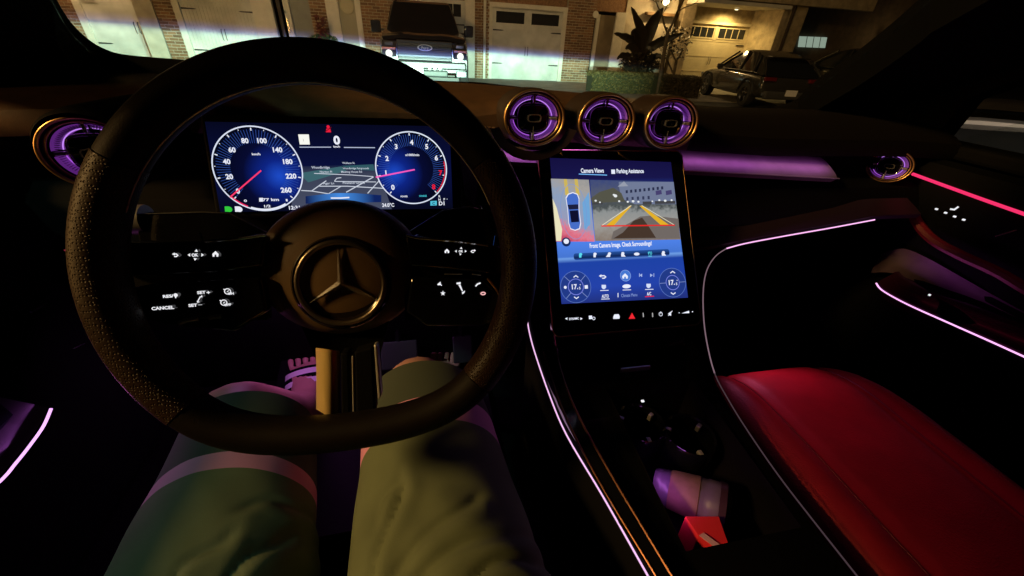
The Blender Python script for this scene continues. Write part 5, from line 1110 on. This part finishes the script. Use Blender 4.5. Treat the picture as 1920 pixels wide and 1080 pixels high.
# big leaved potted plant
bp_ = thing('banana_plant', 'tall dark broad leaved plant in a pot by the front door', 'plant', (6.6, 13.0, 0))
pb_ = PY(1193, 128, 13.0)
MB().lathe([(0.0, 0.0), (0.24, 0.0), (0.30, 0.45), (0.31, 0.5), (0.28, 0.5), (0.0, 0.46)], (pb_.x, 13.0, 0.0), (1, 0, 0), (0, 1, 0), (0, 0, 1), 28).build('plant_pot', mat('dark_pot', (0.05, 0.045, 0.03), 0.6), bp_, True)
def bigleaf(pts, wd, nm='leaf'):
    P = smoothpath(pts, 6); n = len(P); rg = []
    for i, p in enumerate(P):
        t = i/(n-1); k = wd*max(0.03, sin(pi*min(1, max(0.0, t*1.0)))**0.8) if t > 0.02 else wd*0.05
        k = wd*(sin(pi*t**0.8)**0.9+0.03); d = (P[min(i+1, n-1)]-P[max(i-1, 0)]).normalized(); s = d.cross(V((0, -1, 0.25))).normalized(); up_ = s.cross(d)
        rg.append([p-s*k+up_*k*0.25+V((0, 0, 0.01*sin(i*2.2))), p-s*k*0.5+up_*k*0.05, p-up_*0.01, p+s*k*0.5+up_*k*0.05, p+s*k+up_*k*0.25+V((0, 0, 0.01*sin(i*1.7)))])
    MB().loft(rg, False, False).build(nm, M_dleaf, bp_, True)
base = V((pb_.x, 13.0, 0.55))
def bl(pts, wd, Y0=13.0, dy=0.0): bigleaf([PY(x, y, Y0+dy*i/len(pts)) for i, (x, y) in enumerate(pts)], wd)
bl([(1200, 105), (1206, 75), (1196, 45), (1183, 12)], 0.16, 13.0, -0.4); bl([(1203, 105), (1212, 70), (1226, 40), (1244, 14)], 0.20, 13.0, 0.2)
bl([(1198, 105), (1192, 82), (1172, 70), (1150, 62)], 0.12, 13.0, -0.5); bl([(1205, 108), (1222, 88), (1250, 74), (1282, 62)], 0.13, 13.0, -0.4)
bl([(1200, 110), (1190, 95), (1180, 88), (1172, 92)], 0.12, 12.9, -0.5); bl([(1198, 100), (1200, 80), (1190, 62), (1182, 66)], 0.15, 13.0, -0.5)
bl([(1200, 118), (1182, 108), (1166, 104), (1156, 112)], 0.09, 12.9, -0.4); bl([(1208, 118), (1224, 108), (1236, 106), (1246, 114)], 0.09, 12.9, -0.4); bl([(1204, 112), (1208, 96), (1216, 92), (1222, 100)], 0.10, 12.8, -0.4)
leaves(900, ((pb_.x-0.5, pb_.x+0.55), (12.6, 13.2), (0.5, 1.05)), 0.07, 9, lambda p: ((p.x-pb_.x)/0.55)**2+((p.z-0.75)/0.32)**2 < 1).build('lower_leaves', M_dleaf, bp_)['kind'] = 'stuff'
pt2 = thing('plant_pot', 'small pale pot beside the broad leaved plant', 'pot', (PY(1225, 135, 12.9).x, 12.9, 0))
q = pt2.location; MB().lathe([(0.0, 0.0), (0.13, 0.0), (0.16, 0.5), (0.17, 0.64), (0.15, 0.64), (0.0, 0.6)], q, (1, 0, 0), (0, 1, 0), (0, 0, 1), 24).build('pot_body', mat('pale_pot', (0.45, 0.38, 0.28), 0.6), pt2, True)
leaves(160, ((q.x-0.16, q.x+0.16), (12.75, 13.05), (0.62, 0.85)), 0.06, 12).build('pot_leaves', M_dleaf, pt2)['kind'] = 'stuff'
# slender tree with a forked trunk
tr = thing('young_tree', 'slender bare forked tree standing beside the broad leaved plant', 'tree', (PY(1237, 165, 11.6).x, 11.6, 0))
M_bark = mat('bark', (0.10, 0.075, 0.045), 0.85, noise=(12, 0.6, 1.2), bump=('noise', 60, 0.6, 0.01))
T = lambda x, y, dy=0: PY(x, y, 11.6+dy)
b0 = T(1236, 165); b0.z = 0
MB().tube(smoothpath([b0, T(1239, 140), T(1245, 100), T(1252, 62)], 4), [0.062]*4+[0.055]*4+[0.048]*4+[0.045], 10).build('trunk', M_bark, tr, True)
brs = [([(1252, 62), (1245, 45), (1241, 28), (1231, 5), (1222, -40)], 0.030), ([(1252, 62), (1262, 42), (1270, 22), (1280, 5), (1292, -40)], 0.034), ([(1270, 22), (1284, 14), (1300, 8), (1318, -6)], 0.016), ([(1241, 28), (1250, 12), (1252, -10), (1258, -40)], 0.014), ([(1231, 5), (1216, -6), (1205, -14)], 0.012)]
for pts, r_ in brs:
    P = smoothpath([T(x, y, 0.05*i) for i, (x, y) in enumerate(pts)], 4); MB().tube(P, [r_*(1-0.7*i/len(P)) for i in range(len(P))], 7).build('limb', M_bark, tr, True)
cc = T(1255, -30)
def crown(p):
    return ((p.x-cc.x)/1.1)**2+((p.y-11.7)/0.9)**2+((p.z-2.95)/0.75)**2 < 1 and (sin(p.x*11)*sin(p.z*9+1)*sin(p.y*8) > -0.35)
leaves(2600, ((cc.x-1.1, cc.x+1.1), (10.8, 12.6), (2.15, 3.7)), 0.045, 21, crown).build('crown', mat('sparse_leaf', (0.06, 0.055, 0.02), 0.6), tr)['kind'] = 'stuff'
# second small forked stem in front of the cream garage
t2 = thing('garden_shrub', 'small forked bare shrub between tree and cream garage door', 'shrub', (PY(1265, 150, 13.4).x, 13.4, 0))
T2 = lambda x, y: PY(x, y, 13.4); b2 = T2(1263, 145); b2.z = 0
MB().tube(smoothpath([b2, T2(1265, 130), T2(1268, 115)], 4), 0.05, 8).build('trunk', M_bark, t2, True)
for pts in ([(1268, 115), (1275, 104), (1280, 90)], [(1268, 115), (1262, 104), (1258, 92)], [(1263, 140), (1256, 124), (1248, 108)]): MB().tube(smoothpath([T2(*p) for p in pts], 4), 0.028, 7).build('limb', M_bark, t2, True)
leaves(420, ((T2(1240, 100).x, T2(1284, 100).x), (13.1, 13.7), (0.9, 1.75)), 0.05, 31).build('crown', M_dleaf, t2)['kind'] = 'stuff'
# flowers by the grey front door
fp = thing('flower_pot', 'potted red and green flowers by the grey front door', 'plant', (PY(606, 70, 14.0).x, 14.0, 0))
fx = fp.location.x
MB().lathe([(0.0, 0.0), (0.22, 0.0), (0.28, 0.6), (0.25, 0.6), (0.0, 0.55)], (fx, 14.0, 0), (1, 0, 0), (0, 1, 0), (0, 0, 1), 24).build('pot_body', mat('dark_pot', (0.05, 0.045, 0.03), 0.6), fp, True)
leaves(500, ((fx-0.42, fx+0.42), (13.75, 14.2), (0.5, 1.02)), 0.06, 41, lambda p: ((p.x-fx)/0.45)**2+((p.z-0.7)/0.35)**2 < 1).build('green_leaves', mat('bright_leaf', (0.06, 0.12, 0.03), 0.6), fp)['kind'] = 'stuff'
leaves(130, ((fx-0.12, fx+0.12), (13.8, 14.1), (0.9, 1.45)), 0.06, 42).build('red_flowers', mat('dark_red_flower', (0.14, 0.035, 0.03), 0.6), fp)['kind'] = 'stuff'
leaves(24, ((fx-0.5, fx+0.5), (13.72, 13.8), (0.75, 0.95)), 0.03, 43).build('white_flowers', mat('white_flower', (0.7, 0.6, 0.7), 0.6), fp)['kind'] = 'stuff'
# ------------------------------------------------------------------ vehicles
M_tyre = mat('tyre_rubber', (0.015, 0.015, 0.015), 0.85); M_rim = mat('alloy_rim', (0.4, 0.4, 0.42), 0.3, 1.0)
def wheel(parent, c, R, w_, X):
    """road wheel: tyre with rim and spokes; X is the axle direction"""
    c = V(c); X = V(X); Z = V((0, 0, 1)); Y = Z.cross(X).normalized()
    ty = MB().lathe([(R*0.62, -w_/2), (R*0.95, -w_/2), (R, -w_*0.35), (R, w_*0.35), (R*0.95, w_/2), (R*0.62, w_/2)], c, Y, Z, X, 32).build('wheel', M_tyre, parent, True)
    MB().lathe([(R*0.64, w_*0.46), (R*0.60, w_*0.3), (R*0.2, w_*0.38), (0.0, w_*0.40)], c, Y, Z, X, 28).build('rim', mat('dark_rim', (0.1, 0.1, 0.1), 0.4, 1.0), ty, True)
    for k in range(5):
        a = 2*pi*k/5+0.3; d = Y*cos(a)+Z*sin(a); MB().box(c+X*w_*0.44+d*R*0.38, (R*0.48, R*0.10, 0.02), Matrix((d, X.cross(d), X)).transposed()).build('spoke', M_rim, ty)
    return ty
# pickup truck, nose towards the camera ------------------------------
TX, TY = 0.10, 10.7
pk_ = thing('pickup_truck', 'black pickup truck parked nose first on the driveway', 'pickup truck', (TX, TY+2, 0))
M_tpaint = mat('truck_paint', (0.012, 0.014, 0.02), 0.18, coat=1.0)
def tp(x, y, z): return V((TX+x, TY+y, z))
hood = []
for y, zc_, w_ in ((0.05, 1.10, 0.90), (0.12, 1.17, 0.93), (0.5, 1.22, 0.94), (1.1, 1.27, 0.95), (1.45, 1.30, 0.95)):
    hood.append([tp(u*w_, y, zc_-0.05*abs(u)**3+(0.015 if 0.35 < abs(u) < 0.75 else 0)) for u in [-1+2*i/16 for i in range(17)]])
MB().loft(hood, False, False).build('bonnet', M_tpaint, pk_, True)
sidep = []
for y, zb, zt_, w_ in ((0.10, 0.45, 1.05, 0.96), (0.4, 0.42, 1.15, 1.0), (1.4, 0.42, 1.25, 1.01), (2.6, 0.42, 1.27, 1.01), (3.9, 0.45, 1.27, 1.01), (5.7, 0.5, 1.25, 0.99)):
    sidep.append([tp(-w_*0.94, y, zt_), tp(-w_, y, zt_-0.12), tp(-w_, y, zb+0.1), tp(-w_*0.92, y, zb), tp(w_*0.92, y, zb), tp(w_, y, zb+0.1), tp(w_, y, zt_-0.12), tp(w_*0.94, y, zt_)])
MB().loft(sidep, True, True).build('body_side', M_tpaint, pk_, True)
cab = [[tp(-0.90, 1.40, 1.26), tp(0.90, 1.40, 1.26), tp(0.90, 4.0, 1.26), tp(-0.90, 4.0, 1.26)], [tp(-0.72, 2.15, 1.86), tp(0.72, 2.15, 1.86), tp(0.74, 3.85, 1.88), tp(-0.74, 3.85, 1.88)], [tp(-0.66, 2.3, 1.91), tp(0.66, 2.3, 1.91), tp(0.68, 3.75, 1.93), tp(-0.68, 3.75, 1.93)]]
MB().loft(cab, True, True).build('cab', M_tpaint, pk_, False, 0.02)
ws = [tp(-0.80, 1.47, 1.30), tp(0.80, 1.47, 1.30), tp(0.67, 2.11, 1.81), tp(-0.67, 2.11, 1.81)]
wno = V((0, -0.62, 0.78))*0.02
MB().prism([p+wno for p in ws], wno*0.3).build('windscreen', mat('tinted_windscreen', (0.008, 0.009, 0.011), 0.05), pk_)
for s in (-1, 1):
    MB().prism([tp(s*0.895, 1.75, 1.30), tp(s*0.895, 2.75, 1.30), tp(s*0.765, 2.75, 1.80), tp(s*0.765, 2.25, 1.80)], (s*0.012, 0, 0.004)).build('side_window', mat('tinted_windscreen', (0.008, 0.009, 0.011), 0.05), pk_)
    m_ = MB().box(tp(s*1.16, 1.62, 1.30), (0.24, 0.10, 0.26)).build('door_mirror', M_tpaint, pk_, True, 0.03); MB().box(tp(s*1.0, 1.66, 1.24), (0.16, 0.05, 0.05)).build('mirror_arm', M_iron, m_)
    # headlight unit: housing, lens, bright projector and amber marker
    hl = MB().prism([tp(s*0.62, 0.06, 1.04), tp(s*0.93, 0.10, 1.06), tp(s*0.97, 0.12, 0.72), tp(s*0.64, 0.06, 0.74)], (0, -0.05, 0)).build('headlight', mat('lamp_housing', (0.03, 0.03, 0.035), 0.15), pk_)
    MB().box(tp(s*0.79, 0.0, 0.99), (0.18, 0.02, 0.07)).build('day_light', mat('lamp_clear', (0.2, 0.22, 0.24), 0.15, 0.6), hl, False, 0.01)
    MB().box(tp(s*0.80, 0.0, 0.90), (0.30, 0.02, 0.05)).build('amber_marker', mat('amber_lens', (0.55, 0.22, 0.03), 0.25), hl, False, 0.008)
    MB().lathe([(0.0, 0.03), (0.05, 0.022), (0.075, 0.0)], tp(s*0.80, -0.01, 0.80), (1, 0, 0), (0, 0, 1), (0, -1, 0), 24).build('projector', lit('lamp_white', (1.0, 1.0, 0.92), 1.6), hl, True)
    MB().box(tp(s*0.82, 0.02, 0.43), (0.24, 0.03, 0.12)).build('fog_lamp', mat('lamp_clear', (0.2, 0.22, 0.24), 0.15, 0.6), pk_, False, 0.01)
    for y in (0.95, 4.6):
        wheel(pk_, tp(s*0.90, y, 0.42), 0.42, 0.28, (s, 0, 0))
        MB().lathe([(0.46, 0.02), (0.52, 0.03), (0.53, 0.0)], tp(s*1.0, y, 0.45), (0, 1, 0), (0, 0, 1), (s, 0, 0), 24, 0, pi).build('wheel_arch', M_iron, pk_, True)
gr = MB().box(tp(0, 0.06, 0.88), (1.24, 0.06, 0.40)).build('grille', mat('grille_black', (0.015, 0.015, 0.018), 0.4), pk_, False, 0.02)
for zz, hh in ((0.99, 0.05), (0.85, 0.11), (0.735, 0.04)):
    MB().box(tp(0, 0.02, zz), (1.22, 0.03, hh)).build('grille_bar', mat('grille_silver', (0.045, 0.05, 0.053), 0.5), gr, False, 0.012)
for x in (-0.5, -0.3, 0.3, 0.5): MB().box(tp(x, 0.025, 0.87), (0.03, 0.03, 0.28)).build('grille_bar', mat('grille_black', (0.015, 0.015, 0.018), 0.4), gr)
em = MB().lathe([(0.0, 0.03), (0.85, 0.03), (1.0, 0.0)], tp(0.0, -0.005, 0.945), (0.17, 0, 0), (0, 0, 0.062), (0, -1, 0), 36).build('badge', mat('badge_blue', (0.02, 0.04, 0.12), 0.3), gr, True)
MB().loft([[tp(cos(a)*k*0.17, -0.038, 0.945+sin(a)*k*0.062) for k in (0.84, 0.98)] for a in [2*pi*i/40 for i in range(40)]], False, False, True).build('badge_rim', mat('badge_silver', (0.75, 0.78, 0.8), 0.4, 0.4), em)
EF = Frame(tp(0, -0.040, 0.945), (1, 0, 0), (0, -1, 0)); ex_, ey_ = PX(0, 0, EF.o, EF.n), 0
cvx = EF.o-CAM; zz = cvx.dot(fw); bx_, by_ = 960+F*cvx.dot(rt)/zz, 540-F*cvx.dot(up)/zz
text('Ford', bx_, by_, 5.2, EF, mat('badge_silver', (0.75, 0.78, 0.8), 0.4, 0.4), em, 'badge_script', 2, 14, 0.0)
bmp = MB().box(tp(0, 0.02, 0.60), (1.86, 0.16, 0.16)).build('bumper', mat('bumper_grey', (0.014, 0.016, 0.018), 0.4), pk_, False, 0.03)
MB().box(tp(0, 0.03, 0.43), (1.0, 0.10, 0.14)).build('lower_intake', mat('skid_silver', (0.055, 0.065, 0.065), 0.5), bmp, False, 0.03)
MB().box(tp(-0.22, -0.075, 0.50), (0.31, 0.012, 0.16)).build('number_plate', mat('plate_white', (0.8, 0.8, 0.8), 0.5), bmp, False, 0.006)
for x in (0.08, 0.2, 0.32): MB().lathe([(0.0, 0.02), (0.035, 0.015), (0.04, -0.02)], tp(x, -0.06, 0.53), (1, 0, 0), (0, 0, 1), (0, -1, 0), 14).build('tow_hook', M_chrome, bmp, True)
MB().box(tp(0, -0.02, 0.32), (1.5, 0.1, 0.08)).build('air_dam', M_iron, pk_)
# crossover / hatchback with rear towards us -------------------------
def hatch(name, label, loc, yaw, k, paint, group, plate=True):
    """car in its own frame, nose along +y; origin on the ground below the rear bumper's middle"""
    h = thing(name, label, 'car', (0, 0, 0), group); L = []
    def bld(b, nm, mt, par, sm=True, bv=0, sb=0): o = b.build(nm, mt, par, sm, bv, sb); return o
    st_ = [(0.0, 0.42, 0.62, 0.86, 0.78), (0.10, 0.30, 0.88, 0.88, 0.82), (0.5, 0.25, 0.90, 0.90, 0.83), (1.5, 0.24, 0.92, 0.90, 0.84), (2.6, 0.24, 0.92, 0.90, 0.84), (3.0, 0.24, 0.90, 0.90, 0.82), (3.7, 0.26, 0.84, 0.88, 0.78), (4.05, 0.30, 0.74, 0.84, 0.72), (4.18, 0.40, 0.60, 0.76, 0.66)]
    rg = []
    for y, zb, zt_, w_, wt in st_:
        rg.append([(-wt, y, zt_), (-w_*0.99, y, zt_-0.10), (-w_, y, (zb+zt_)/2), (-w_*0.97, y, zb+0.06), (-w_*0.88, y, zb), (w_*0.88, y, zb), (w_*0.97, y, zb+0.06), (w_, y, (zb+zt_)/2), (w_*0.99, y, zt_-0.10), (wt, y, zt_), (wt*0.5, y, zt_+0.03), (-wt*0.5, y, zt_+0.03)])
    bd = bld(MB().loft(rg, True, True), 'body', paint, h, True, 0, 2)
    gh = [(0.10, 0.90, 0.80, 0.90, 0.80), (0.35, 0.90, 0.81, 1.14, 0.70), (0.62, 0.90, 0.82, 1.32, 0.62), (1.0, 0.91, 0.83, 1.44, 0.61), (1.35, 0.92, 0.84, 1.48, 0.62), (1.7, 0.92, 0.84, 1.49, 0.63), (2.1, 0.92, 0.84, 1.43, 0.62), (2.5, 0.91, 0.83, 1.23, 0.70), (3.0, 0.90, 0.82, 0.93, 0.80)]
    M_gl = mat('car_glass_dark', (0.01, 0.011, 0.012), 0.06)
    bld(MB().loft([[(-wb, y, zb-0.02), (-wt, y, zt_-0.04), (wt, y, zt_-0.04), (wb, y, zb-0.02)] for y, zb, wb, zt_, wt in gh], True, True), 'glasshouse', M_gl, h)
    bld(MB().loft([[(-wt*1.02, y, zt_-0.05), (-wt*0.8, y, zt_), (0, y, zt_+0.015), (wt*0.8, y, zt_), (wt*1.02, y, zt_-0.05), (0, y, zt_-0.045)] for y, zb, wb, zt_, wt in gh[2:7]], True, True), 'roof', paint, h)
    for s in (-1, 1):
        for pts in ([(0.62, 1.29), (0.35, 1.11), (0.12, 0.90)], [(1.52, 1.46), (1.50, 0.92)], [(2.1, 1.41), (2.5, 1.21), (2.98, 0.93)], [(1.0, 1.42), (0.70, 0.92)]):
            P = []
            for y, z in pts:
                t_ = (z-0.90)/0.6; P.append((s*(0.84-0.20*t_+0.008), y, z))
            bld(MB().tube(P, 0.030, 6), 'pillar', paint, h)
        wn_ = bld(MB().tube([(s*0.845, 0.5, 0.925), (s*0.85, 1.5, 0.935), (s*0.83, 2.8, 0.92)], 0.010, 5), 'belt_trim', M_iron, h)
        mm = bld(MB().box((s*1.0, 2.45, 0.98), (0.20, 0.12, 0.13)), 'door_mirror', M_iron, h, True, 0.03)
        tl_ = bld(MB().box((s*0.66, 0.05, 0.80), (0.34, 0.10, 0.10)), 'tail_light', mat('tail_lens', (0.12, 0.01, 0.01), 0.15), h, False, 0.015)
        bld(MB().box((s*0.70, 0.0, 0.42), (0.22, 0.08, 0.09)), 'reflector', mat('lamp_clear', (0.2, 0.22, 0.24), 0.15, 0.6), h, False, 0.015)
        bld(MB().box((s*0.62, 4.08, 0.64), (0.34, 0.12, 0.12)), 'headlight', mat('lamp_clear', (0.2, 0.22, 0.24), 0.15, 0.6), h, False, 0.02)
        for y in (0.75, 3.35):
            wheel(h, (s*0.80, y, 0.33), 0.33, 0.22, (s, 0, 0)); bld(MB().lathe([(0.36, 0.03), (0.41, 0.04), (0.42, 0.0)], (s*0.885, y, 0.36), (0, 1, 0), (0, 0, 1), (s, 0, 0), 20, 0, pi), 'wheel_arch', M_iron, h)
        for y in (1.15, 2.05): bld(MB().box((s*0.905, y, 0.80), (0.02, 0.16, 0.025)), 'door_handle', M_chrome, h, False, 0.004)
        bld(MB().box((s*0.90, 1.55, 0.80), (0.003, 0.006, 0.5)), 'door_gap', M_iron, h)
    bld(MB().box((0, -0.02, 0.40), (1.5, 0.16, 0.20)), 'rear_bumper', mat('bumper_plastic', (0.05, 0.05, 0.05), 0.5), h, False, 0.04)
    if plate: bld(MB().box((0, -0.105, 0.48), (0.34, 0.012, 0.16)), 'number_plate', mat('plate_white', (0.8, 0.8, 0.8), 0.5), h, False, 0.005)
    bld(MB().box((0, 4.17, 0.50), (0.9, 0.05, 0.16)), 'grille', M_iron, h, False, 0.02)
    bld(MB().box((0, 0.56, 1.335), (1.15, 0.24, 0.03)), 'spoiler', paint, h, False, 0.01)
    h.location = loc; h.rotation_euler = (0, 0, yaw); h.scale = (k, k, k); return h
M_grey = mat('graphite_paint', (0.028, 0.027, 0.022), 0.25, coat=1.0)
M_black = mat('black_paint', (0.01, 0.01, 0.011), 0.2, coat=1.0)
M_silv = mat('silver_paint', (0.35, 0.34, 0.33), 0.3, 0.3, coat=0.8)
hatch('parked_car', 'dark grey hatchback parked on the driveway of the cream garage', (9.0, 9.45, 0), radians(-9), 0.87, M_grey, 'parked cars')
hatch('parked_car', 'black car almost hidden in the dark below the pale lit window', (13.9, 10.6, 0), radians(-6), 1.0, M_black, 'parked cars')
hatch('parked_car', 'silver car parked behind, seen in the passenger side mirror', (3.0, -8.9, 0), radians(3), 1.0, M_silv, 'parked cars')
lamp('street_or_fill_light', 'SPOT', (5.5, -2.6, 3.2), 900, (1.0, 0.85, 0.68), (3.0, -6.4, 1.0), spot_size=radians(60), spot_blend=0.6, shadow_soft_size=0.08)  # added lamp that brightens the silver car for the mirror
